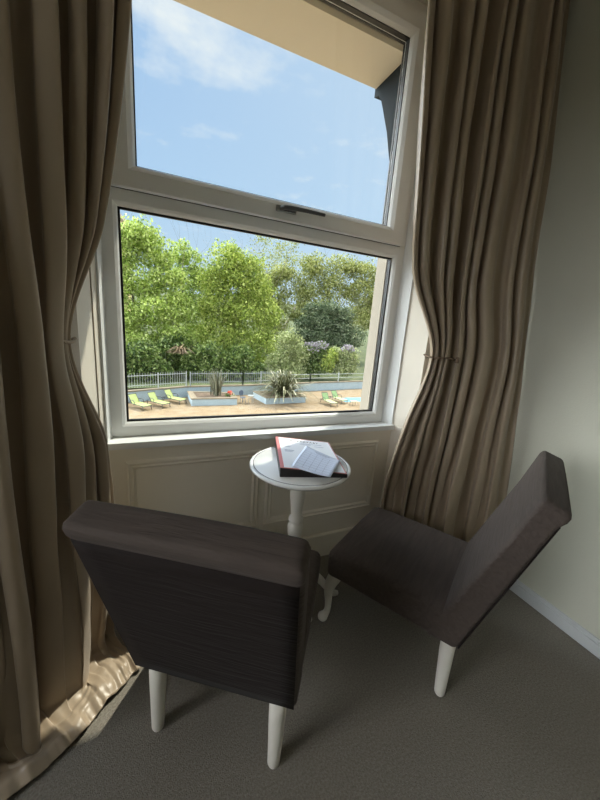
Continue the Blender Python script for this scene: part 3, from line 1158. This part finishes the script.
def ribbon_wall(P, d0, d1, z0, z1):
    bm = bmesh.new()
    a, b = offset_poly(P, d0), offset_poly(P, d1)
    for i in range(len(P) - 1):
        add_prism(bm, [a[i], a[i + 1], b[i + 1], b[i]], z0, z1)
    return bm


gw = bm_obj('wall_garden', ribbon_wall(WALL, 0, .3, GZ, -4.34), MT['bluewall'])
struct(gw, 'low pale blue garden wall round the terrace')
struct(bm_obj('trim_10', ribbon_wall(WALL, -.05, .36, -4.345, -4.27), MT['coping']), 'tan coping of the low garden wall')


def fence(P, label, pickets, zb, zt, post_gap, m):
    e = empty('garden_fence', (P[0][0], P[0][1], zb))
    inv = Matrix.Translation(e.location).inverted()
    tag(e, label, 'fence', 'fences on the garden wall')

    def add(name, bm):
        o = bm_obj(name, bm, m, e)
        o.matrix_parent_inverse = inv
    segs = list(zip(P, P[1:]))
    for z in (zb + .14, zt - .12):
        bm = bmesh.new()
        for a, b in segs:
            add_tube(bm, [(a[0], a[1], z), (b[0], b[1], z)], .028, 6)
        add('rail', bm)
    bmp = bmesh.new()
    for a, b in segs:
        L = math.hypot(b[0] - a[0], b[1] - a[1])
        k = max(1, round(L / post_gap))
        for i in range(k + 1):
            x, y = a[0] + (b[0] - a[0]) * i / k, a[1] + (b[1] - a[1]) * i / k
            bm = bmesh.new()
            add_box(bm, x - .045, x + .045, y - .045, y + .045, -4.28, zt + .04)
            add('post', bm)
        if pickets:
            k = round(L / .19)
            for i in range(1, k):
                x, y = a[0] + (b[0] - a[0]) * i / k, a[1] + (b[1] - a[1]) * i / k
                add_box(bmp, x - .013, x + .013, y - .013, y + .013, zb, zt + .06)
    if pickets:
        add('pickets', bmp)
    else:
        bmp.free()
    return e


FP = offset_poly(WALL, .16)
fence([(-6.0, 24.35), FP[1], FP[2]], 'pale metal picket fence behind the three lime loungers', True, -4.10, -3.10, 2.25, MT['whitemetal'])
fence([(2.62, FP[2][1] + .05), (7.1, FP[3][1]), (10.6, 28.85)], 'pale picket fence behind the two planters', True, -4.10, -3.14, 2.3, MT['greysteel'])
fence([(10.9, 28.95), (14.3, FP[4][1]), (25.0, 30.95)], 'plain two-rail fence behind the two green loungers', False, -4.0, -3.35, 3.3, MT['whitemetal'])


# planters
def planter(P, label, zt=-4.58):
    e = empty('planter', (P[0][0], P[0][1], GZ))
    inv = Matrix.Translation(e.location).inverted()
    tag(e, label, 'planter', 'raised planters on the terrace')
    cx = sum(p[0] for p in P) / len(P)
    cy = sum(p[1] for p in P) / len(P)

    def inset(d):
        out = []
        for x, y in P:
            v = Vector((cx - x, cy - y))
            out.append((x + v.x / v.length * d * 1.4, y + v.y / v.length * d * 1.4))
        return out
    bm = bmesh.new()
    I = inset(.22)
    for i in range(len(P)):
        j = (i + 1) % len(P)
        add_prism(bm, [P[i], P[j], I[j], I[i]], GZ, zt - .07)
    o = bm_obj('planter_wall', bm, MT['bluewall'], e)
    o.matrix_parent_inverse = inv
    bm = bmesh.new()
    O, I = inset(-.04), inset(.36)
    for i in range(len(P)):
        j = (i + 1) % len(P)
        add_prism(bm, [O[i], O[j], I[j], I[i]], zt - .07, zt)
    o = bm_obj('coping', bm, MT['coping'], e)
    o.matrix_parent_inverse = inv
    bm = bmesh.new()
    add_prism(bm, inset(.34), zt - .25, zt - .05)
    o = bm_obj('soil', bm, MT['soil'], e)
    o.matrix_parent_inverse = inv


planter([(2.40, 24.66), (5.78, 24.60), (5.85, 26.6), (2.36, 27.3)], 'pale blue raised planter with a clump of upright grey stems')
planter([(8.12, 24.50), (11.75, 24.78), (11.2, 27.2), (7.75, 27.0)], 'pale blue raised planter under the big spiky plant')


# sword-leaved plants
def blades(name, m, loc, count, length, width, spread, droop, seed, parent=None):
    rnd = random.Random(seed)
    vs, fs = [], []
    for k in range(count):
        az = rnd.uniform(0, 2 * PI)
        el = rnd.uniform(*spread)
        L = length * rnd.uniform(.65, 1.1)
        w = width * rnd.uniform(.7, 1.2)
        d = Vector((math.cos(az) * math.cos(el), math.sin(az) * math.cos(el), math.sin(el)))
        side = Vector((-math.sin(az), math.cos(az), 0))
        base = Vector((rnd.gauss(0, .16), rnd.gauss(0, .16), 0))
        n0 = len(vs)
        K = 6
        for i in range(K + 1):
            t = i / K
            p = base + d * (L * t) + Vector((0, 0, -droop * L * t * t * t * rnd.uniform(.8, 1.2) if i else 0))
            p.z = max(p.z, -.35)
            ww = w * (1 - t ** 2.2) * (.6 + .8 * min(1, t * 4)) / 1.4 + .004
            vs += [p - side * ww, p + side * ww]
        for i in range(K):
            a = n0 + 2 * i
            fs.append((a, a + 1, a + 3, a + 2))
    o = mesh_obj(name, vs, fs, m, parent, True)
    o.location = loc
    return o


ph = blades('flax_plant', MT['lf_sword'], (9.85, 25.35, -4.62), 300, 3.5, .075, (.35, 1.5), .42, 4)
tag(ph, 'large spiky sword-leaved plant arching over the planter nearer the green loungers', 'plant')
co = blades('grey_stem_plant', MT['lf_grey'], (4.35, 25.75, -4.65), 75, 2.4, .035, (1.0, 1.56), .10, 5)
tag(co, 'upright clump of tall grey stems in the planter beside the lime loungers', 'plant')
rp = empty('flowering_plant', (5.35, 25.5, -4.65))
tag(rp, 'small red flowering plant at the end of the planter by the garden chair', 'plant')
rnd = random.Random(3)
bm = bmesh.new()
for k in range(16):
    c = Vector((rnd.uniform(-.22, .22), rnd.uniform(-.16, .16), rnd.uniform(.20, .42)))
    bmesh.ops.create_icosphere(bm, subdivisions=1, radius=rnd.uniform(.04, .07), matrix=Matrix.Translation(c))
bm_obj('blossoms', bm, MT['flower'], rp)
blades('foliage', MT['lf_mid'], (0, 0, 0), 40, .38, .05, (.2, 1.4), .3, 7, rp)


# loungers: origin at the foot of the bed's centre line, head towards +y
def make_lounger(sling):
    e = empty('sun_lounger', (0, 0, 0))
    w, L, hz, k = .32, 1.28, .32, .66
    bx, bz = L + .40, hz + .56
    bm = bmesh.new()
    for s in (-1, 1):
        add_tube(bm, [(s * w, 0, hz), (s * w, L, hz), (s * w, L + .55, hz - .02)], .022, 8)
        add_tube(bm, [(s * (w - .02), L, hz + .01), (s * (w - .02), bx, bz)], .02, 8)
    for y in (0, .62, L, L + .55):
        add_tube(bm, [(-w, y, hz - (.02 if y > L else 0)), (w, y, hz - (.02 if y > L else 0))], .02, 8)
    add_tube(bm, [(-w + .02, bx, bz), (w - .02, bx, bz)], .02, 8)
    bm_obj('frame', bm, MT['dark'], e, True)
    for s in (-1, 1):
        for y, d in ((.12, -.06), (L + .34, .08)):
            bm = bmesh.new()
            add_tube(bm, [(s * w, y, hz), (s * (w + .01), y + d, 0)], .022, 8)
            bm_obj('leg', bm, MT['dark'], e, True)
        bm = bmesh.new()
        pts = smooth_path([(s * (w + .03), L - .36, hz, 0), (s * (w + .04), L - .34, hz + .20, 0), (s * (w + .04), L - .12, hz + .26, 0), (s * (w + .02), L + .16, hz + .22, 0)], 6)
        add_tube(bm, [p[:3] for p in pts], .02, 8)
        bm_obj('armrest', bm, MT['dark'], e, True)
    bm = bmesh.new()
    add_box(bm, -w + .01, w - .01, .01, L, hz + .012, hz + .034, .008)
    bm_obj('seat_sling', bm, sling[0], e)
    bm = bmesh.new()
    vs = add_box(bm, -w + .03, w - .03, L + .01, L + .035, hz + .03, bz - .0)
    for v in vs:
        v.co.y += (v.co.z - hz - .03) / (bz - hz - .03) * (bx - L) - .012
    bm_obj('back_sling', bm, sling[1], e)
    return e


def place_lounger(o, foot, head, label, group):
    d = Vector((head[0] - foot[0], head[1] - foot[1]))
    o.location = (foot[0], foot[1], GZ)
    o.rotation_euler = (0, 0, math.atan2(d.y, d.x) - PI / 2)
    tag(o, label, 'sun lounger', group)


lg = make_lounger((MT['lime'], MT['lime']))
spots = [((-.52, 23.75), (-1.75, 25.35), 'lime green sun lounger, first of the three, cut by the window frame'),
         ((.70, 24.25), (-.55, 25.85), 'lime green sun lounger, middle of the three by the picket fence'),
         ((1.90, 25.25), (.55, 26.75), 'lime green sun lounger nearest the planter of grey stems')]
for i, (f_, h_, lab) in enumerate(spots):
    place_lounger(lg if i == 0 else copy_tree(lg), f_, h_, lab, 'lime sun loungers')
lg2 = make_lounger((MT['pale'], MT['green']))
spots = [((13.62, 23.0), (13.42, 25.0), 'green-backed sun lounger nearer the spiky plant'),
         ((15.15, 23.85), (14.75, 25.8), 'green-backed sun lounger beside the pool edge')]
for i, (f_, h_, lab) in enumerate(spots):
    place_lounger(lg2 if i == 0 else copy_tree(lg2), f_, h_, lab, 'green-backed sun loungers')

# pool and the low tables at its edge
bm = bmesh.new()
add_box(bm, 15.6, 24.0, 24.55, 26.1, GZ - .2, GZ + .012)
struct(bm_obj('pool_water', bm, MT['pool']), 'corner of the blue swimming pool')


def low_table(x, y, label):
    e = empty('low_table', (x, y, GZ))
    tag(e, label, 'table', 'low tables by the pool')
    bm = bmesh.new()
    add_box(bm, -.30, .30, -.24, .24, .36, .385, .01)
    bm_obj('table_top', bm, MT['pale'], e)
    for sx in (-1, 1):
        for sy in (-1, 1):
            bm = bmesh.new()
            add_tube(bm, [(sx * .24, sy * .19, .36), (sx * .29, sy * .22, 0)], .018, 8)
            bm_obj('leg', bm, MT['dark'], e)


low_table(15.75, 23.35, 'low dark-legged table beside the green-backed lounger')
low_table(16.95, 23.15, 'low dark-legged table against the cream window reveal')

# garden chair and stool by the planter
gc = empty('garden_chair', (6.40, 25.25, GZ), R(25))
tag(gc, 'blue-grey metal garden chair between the two planters', 'chair')
bm = bmesh.new()
add_lathe(bm, [(0, .43), (.21, .43), (.22, .445), (.21, .46), (0, .46)], 20)
bm_obj('seat', bm, MT['navy'], gc)
bm = bmesh.new()
add_lathe(bm, [(0, -.012), (.20, -.012), (.23, 0), (.20, .012), (0, .012)], 24)
for v in bm.verts:
    x, y, z = v.co
    v.co = Vector((x, .22 + z + .25 * x * x + .12 * y, .78 + y))
bm_obj('backrest', bm, MT['navy'], gc)
for a in (45, 135, 225, 315):
    c, s = math.cos(R(a)), math.sin(R(a))
    bm = bmesh.new()
    add_tube(bm, [(.15 * c, .15 * s, .43), (.22 * c, .22 * s, 0)], .016, 8)
    bm_obj('leg', bm, MT['navy'], gc)
for s in (-1, 1):
    bm = bmesh.new()
    add_tube(bm, [(s * .14, .15, .44), (s * .13, .20, .64)], .014, 8)
    bm_obj('back_strut', bm, MT['navy'], gc)
gt = empty('garden_table', (7.05, 25.05, GZ))
tag(gt, 'small grey metal garden table next to the blue-grey chair', 'table')
bm = bmesh.new()
add_lathe(bm, [(0, .62), (.30, .62), (.31, .635), (.30, .65), (0, .65)], 24)
bm_obj('table_top', bm, MT['greysteel'], gt)
for a in (30, 150, 270):
    c, s = math.cos(R(a)), math.sin(R(a))
    bm = bmesh.new()
    add_tube(bm, [(.18 * c, .18 * s, .62), (.24 * c, .24 * s, 0)], .016, 8)
    bm_obj('leg', bm, MT['greysteel'], gt)


# ---------------- trees and bushes
def leaf_cloud(blobs, count, size, seed, shell=0.55):
    """leaves as small bent rhombi spread through ellipsoid blobs (cx, cy, cz, rx, ry, rz)"""
    rg = np.random.default_rng(seed)
    # break every mass into clumps, so light and gaps fall between them
    cl = []
    for b in blobs:
        for k in range(9):
            d = rg.normal(size=3)
            d /= np.linalg.norm(d)
            q = .62 * rg.uniform(.7, 1.12)
            f = rg.uniform(.34, .56)
            cl.append((b[0] + d[0] * q * b[3], b[1] + d[1] * q * b[4], b[2] + d[2] * q * b[5], b[3] * f, b[4] * f, b[5] * f * .85))
    blobs = list(blobs) + cl
    count = int(count * 1.6)
    vol = np.array([b[3] * b[5] for b in blobs])
    cnt = np.maximum(20, (count * vol / vol.sum()).astype(int))
    P = []
    for b, n in zip(blobs, cnt):
        d = rg.normal(size=(n, 3))
        d /= np.linalg.norm(d, axis=1)[:, None]
        r = shell + (1 - shell) * rg.random(n) ** .8
        r *= 1 + .16 * np.sin(d[:, 0] * 5 + b[0]) * np.cos(d[:, 2] * 6 + b[1]) + rg.normal(0, .05, n)
        P.append(np.array(b[:3]) + d * r[:, None] * np.array(b[3:6]))
    P = np.concatenate(P)
    n = len(P)
    a = rg.normal(size=(n, 3))
    a /= np.linalg.norm(a, axis=1)[:, None]
    c = rg.normal(size=(n, 3))
    c[:, 2] += .9
    b = np.cross(a, c)
    b /= np.linalg.norm(b, axis=1)[:, None] + 1e-9
    s = size * rg.uniform(.6, 1.35, n)[:, None]
    q = np.stack([P - a * s, P - b * s * .55, P + a * s, P + b * s * .55], 1).reshape(-1, 3)
    return q, np.arange(4 * n).reshape(-1, 4)


def branch_mesh(bm, p, d, L, r, depth, rnd, lim):
    path = [p]
    rad = [r]
    q = p.copy()
    dd = d.copy()
    for i in range(4):
        dd = (dd + Vector((rnd.gauss(0, .14), rnd.gauss(0, .14), .05))).normalized()
        q = q + dd * (L / 4)
        path.append(q.copy())
        rad.append(r * (1 - .18 * (i + 1)))
    add_tube(bm, path, rad, 6)
    if depth > 0:
        for k in range(lim):
            i = rnd.randint(2, 4)
            ax = Vector((rnd.gauss(0, 1), rnd.gauss(0, 1), rnd.uniform(-.1, .9))).normalized()
            nd_ = (dd * .9 + ax * .75).normalized()
            branch_mesh(bm, path[i], nd_, L * rnd.uniform(.55, .8), rad[i] * .62, depth - 1, rnd, lim)


def tree(name, label, cat, base, blobs, m, count, size, seed, trunk=None, bark='bark', group=None, shell=.55, extra=None):
    e = empty(name, base)
    tag(e, label, cat, group)
    rel = [(b[0] - base[0], b[1] - base[1], b[2] - base[2]) + tuple(b[3:]) for b in blobs]
    v, f = leaf_cloud(rel, count, size, seed, shell)
    mesh_obj('foliage', v, f, m, e)
    if extra:
        for en, em, ec, es, eb in extra:
            relb = [(b[0] - base[0], b[1] - base[1], b[2] - base[2]) + tuple(b[3:]) for b in eb]
            v, f = leaf_cloud(relb, ec, es, seed + 5, .85)
            mesh_obj(en, v, f, em, e)['kind'] = 'stuff'
    if trunk:
        h, r, depth, lim = trunk
        bm = bmesh.new()
        rnd = random.Random(seed)
        branch_mesh(bm, Vector((0, 0, -.4)), Vector((.04, 0, 1)), h, r, depth, rnd, lim)
        bm_obj('trunk', bm, MT[bark], e, True)
    return e


G1 = 'trees beyond the garden fence'
tree('tree', 'tall bright green leafy tree at the left behind the lime loungers', 'tree', (-1.2, 37.5, -4.2),
     [(-3.2, 37.5, 7.0, 2.6, 2.2, 2.4), (-1.2, 37.5, 8.2, 2.2, 2.2, 2.0), (.4, 37.2, 7.0, 2.0, 2.0, 1.9), (-3.4, 37, 3.6, 2.6, 2.4, 2.0), (-.9, 36.6, 4.2, 2.4, 2.4, 1.9), (1.4, 36.8, 4.6, 1.9, 2.0, 1.7),
      (-2.6, 36, 1.0, 2.6, 2.4, 1.8), (.2, 35.6, 1.4, 2.5, 2.2, 1.9), (2.3, 36.2, 2.0, 1.9, 2.0, 1.7), (1.6, 35.4, -.8, 2.3, 2.0, 1.6), (-2.2, 35.6, -1.2, 2.6, 2.2, 1.4)],
     MT['lf_bright'], 19000, .145, 11, (7.5, .34, 3, 3), group=G1, shell=.45)
tree('tree', 'thin-topped green tree between the two fullest trees', 'tree', (3.2, 42, -4.2),
     [(2.8, 42, 8.2, 1.5, 1.5, 1.5), (4.2, 42, 7.4, 1.5, 1.5, 1.4), (3.4, 42, 5.2, 2.2, 2.0, 2.0), (5.2, 42, 5.6, 1.6, 1.6, 1.6), (3.6, 41.5, 2.4, 2.8, 2.2, 2.4), (4.2, 41, -.6, 2.8, 2, 2)],
     MT['lf_bright'], 7500, .14, 12, (8.5, .2, 3, 3), group=G1, shell=.35)
tree('tree', 'broad lime green tree in the middle of the view', 'tree', (8.0, 38.5, -4.2),
     [(7.2, 38.5, 7.6, 2.2, 2.1, 2.1), (9.6, 38.4, 7.0, 2.2, 2.1, 2.0), (5.9, 38.2, 4.9, 2.1, 2.1, 2.1), (8.3, 37.8, 4.7, 2.5, 2.3, 2.3), (10.9, 38, 4.6, 2.3, 2.1, 2.2), (6.4, 37.4, 2.2, 2.4, 2.2, 2.2),
      (9.1, 37, 1.8, 2.6, 2.4, 2.3), (11.7, 37.2, 1.8, 2.1, 2.0, 2.2), (5.8, 36.4, -.6, 2.2, 2.0, 2.0), (8.0, 36, -1.2, 2.6, 2.0, 2.0), (11.0, 36, -1.2, 2.4, 2.0, 2.0), (9.0, 35, -3.0, 3.2, 1.6, 1.2)],
     MT['lf_lime'], 24000, .14, 13, (7.0, .34, 3, 3), group=G1, shell=.45)
for k, (x, y, h, lab) in enumerate(((16.5, 54, 12.5, 'bare-branched tree with few leaves behind the lime tree'),
                                    (20.5, 55, 14.0, 'taller bare-branched tree with few leaves near the window handle'))):
    tree('bare_tree', lab, 'tree', (x, y, -1.0),
         [(x - 1.2, y, 10.5, 3.2, 2.5, 3.6), (x + 2.2, y, 11.2, 2.8, 2.5, 3.4), (x, y, 14.0, 2.4, 2, 1.8)], MT['lf_olive'], 800, .16, 21 + k, (h * .55, .30, 4, 3), 'palebark', 'bare trees on the hill', .2)
tree('tree', 'olive green tree crown high on the right of the garden', 'tree', (26.5, 50, -.5),
     [(24.0, 50, 10.2, 3.0, 2.6, 2.6), (28.0, 49, 10.6, 3.0, 2.6, 2.4), (31.5, 47, 9.8, 2.8, 2.6, 2.4), (22.5, 50, 6.8, 3.0, 2.6, 2.6), (26.5, 48.5, 7.0, 3.2, 2.6, 2.6), (30.5, 46.5, 6.4, 3.2, 2.6, 2.8),
      (21.5, 49, 3.4, 3.0, 2.4, 2.4), (25.5, 47.5, 3.4, 3.2, 2.4, 2.4), (29.5, 45.5, 3.0, 3.2, 2.4, 2.6), (33, 45, 5.0, 3, 2.4, 3)],
     MT['lf_olive'], 16000, .175, 31, (9, .3, 3, 3), group=G1, shell=.4)
tree('tree', 'yellowish olive tree behind the right side of the lime tree', 'tree', (17.5, 51, -.8),
     [(15.5, 51, 6.8, 2.8, 2.2, 2.8), (18.8, 51, 7.4, 2.6, 2.2, 3.0), (17.2, 50, 3.2, 3.4, 2.4, 2.8), (14.2, 49, 3.4, 2.6, 2.2, 2.8), (16, 48, .2, 3.6, 2.2, 2.2)],
     MT['lf_olive'], 8500, .17, 33, (8, .25, 3, 3), group=G1, shell=.4)
tree('evergreen_tree', 'dark evergreen tree above the lilac bush on the right', 'tree', (20.5, 40.5, -3.0),
     [(19.6, 40.5, 3.2, 1.7, 1.6, 1.2), (21.4, 40, 3.5, 1.8, 1.6, 1.3), (23.3, 39.5, 2.8, 1.8, 1.6, 1.3), (18.4, 40.5, 1.5, 1.7, 1.6, 1.2), (20.4, 39.6, 1.6, 2.0, 1.8, 1.4), (22.8, 39, 1.2, 2.0, 1.8, 1.4),
      (17.6, 40, -.2, 1.8, 1.6, 1.2), (19.6, 39, -.2, 2.0, 1.8, 1.3), (22, 38.4, -.4, 2.1, 1.8, 1.3), (24.4, 38, .2, 1.8, 1.6, 1.5)],
     MT['lf_dark'], 11000, .14, 41, (4, .22, 2, 3), group=G1, shell=.5)
G2 = 'bushes behind the garden fence'
tree('lilac_bush', 'dark bush dotted with lilac blooms behind the rail fence', 'bush', (16.4, 33, -4.3),
     [(15.6, 33, -1.8, 1.4, 1.2, 1.3), (17.0, 33, -1.6, 1.3, 1.2, 1.2), (16.2, 32.6, -3.0, 1.8, 1.2, 1.2)], MT['lf_mid'], 3600, .13, 51, None, group=G2,
     extra=[('blooms', MT['lf_lilac'], 150, .12, [(15.6, 32.6, -1.1, 1.2, .9, .7), (16.9, 32.6, -.75, .9, .8, .5)])])
tree('lilac_bush', 'green bush with a few lilac blooms on its crown, next to the cream reveal', 'bush', (19.2, 33, -4.2),
     [(18.8, 32.6, -1.9, 1.3, 1.1, 1.2), (20.2, 32.2, -2.0, 1.4, 1.1, 1.4), (19.5, 31.9, -3.1, 1.9, 1.1, 1.0)], MT['lf_pale'], 3200, .13, 52, None, group=G2,
     extra=[('blooms', MT['lf_lilac'], 60, .12, [(19.9, 32.0, -.9, 1.0, .8, .45)])])
tree('bush', 'yellow-green leafy bush between the two lilac bushes', 'bush', (17.9, 32.2, -4.2),
     [(17.9, 32.0, -1.9, .9, .8, 1.0), (17.4, 31.8, -2.8, 1.0, .8, .9)], MT['lf_lime'], 1300, .13, 53, None, group=G2)
tree('bush', 'tall pale green bush standing behind the spiky plant', 'bush', (12.8, 32.2, -4.3),
     [(12.8, 32.4, -.6, 1.5, 1.2, 1.5), (13.9, 32.2, -2.0, 1.4, 1.2, 1.4), (12.0, 32.0, -2.6, 1.6, 1.2, 1.4), (13.0, 31.6, -3.6, 2.0, 1.0, .8)], MT['lf_pale'], 3600, .13, 54, None, group=G2)
for x, y, z, rx, rz, m, lab, sd in (
        (-4.6, 31.5, -2.6, 2.2, 1.9, 'lf_mid', 'dark hedge bush behind the first lime lounger', 61),
        (-1.3, 31.6, -2.9, 1.9, 1.5, 'lf_mid', 'dark green bush behind the middle lime lounger', 62),
        (1.6, 33.6, -2.2, 2.0, 1.7, 'lf_mid', 'dark green bush behind the dry palm head', 65),
        (4.4, 32.2, -2.8, 1.9, 1.6, 'lf_mid', 'dark green bush behind the tall grey stems', 63),
        (7.6, 32.2, -2.9, 1.8, 1.5, 'lf_mid', 'dark green bush behind the gap between the planters', 64)):
    tree('bush', lab, 'bush', (x, y, -4.4), [(x, y, z, rx, 1.2, rz), (x - .8, y - .3, z - .8, rx * .9, 1.1, 1.1), (x + 1.1, y - .2, z - .7, rx * .9, 1.1, 1.2), (x + .3, y + .8, z + .9, rx * .9, 1.1, 1.0)], MT[m], 3600, .15, sd, None, group=G2)
pt = blades('palm', MT['lf_straw'], (2.15, 31.4, -1.3), 80, 1.5, .06, (-1.3, .6), .6, 71)
pt.location.z = -1.6
tag(pt, 'shaggy straw-coloured dry palm head among the dark bushes at the left', 'plant')

# neighbour's gable at the far left, half hidden by the leaves
ho = empty('house', (-6.0, 46, -3.5))
tag(ho, 'yellow house gable with pinkish roof edge, glimpsed through the leaves at top left', 'house')
inv = Matrix.Translation(ho.location).inverted()
bm = bmesh.new()
add_box(bm, -10, -2.75, 46, 52, -3.5, 10.6)
o = bm_obj('house_wall', bm, MT['yellow'], ho)
o.matrix_parent_inverse = inv
bm = bmesh.new()
a = [(-2.0, 45.6, 10.55), (-6.4, 45.6, 15.6), (-10.8, 45.6, 10.55), (-10.8, 45.6, 10.2), (-6.4, 45.6, 15.2), (-2.0, 45.6, 10.2)]
f0 = [bm.verts.new(p) for p in a]
f1 = [bm.verts.new((p[0], 52.4, p[2])) for p in a]
for k in range(6):
    j = (k + 1) % 6
    bm.faces.new((f0[k], f0[j], f1[j], f1[k]))
for q in ((0, 1, 4, 5), (1, 2, 3, 4)):
    bm.faces.new([f0[i] for i in q])
    bm.faces.new([f1[i] for i in q][::-1])
o = bm_obj('roof', bm, MT['fascia'], ho)
o.matrix_parent_inverse = inv
bm = bmesh.new()
add_prism(bm, [(-10, 46), (-2.75, 46), (-2.75, 46.3), (-10, 46.3)], 10.6, 10.7)
top_ = [v for v in bm.verts if v.co.z > 10.65]
for v in top_:
    v.co.x = -6.4 + (v.co.x + 6.4) * .02
    v.co.z = 15.0
o = bm_obj('gable', bm, MT['yellow'], ho)
o.matrix_parent_inverse = inv
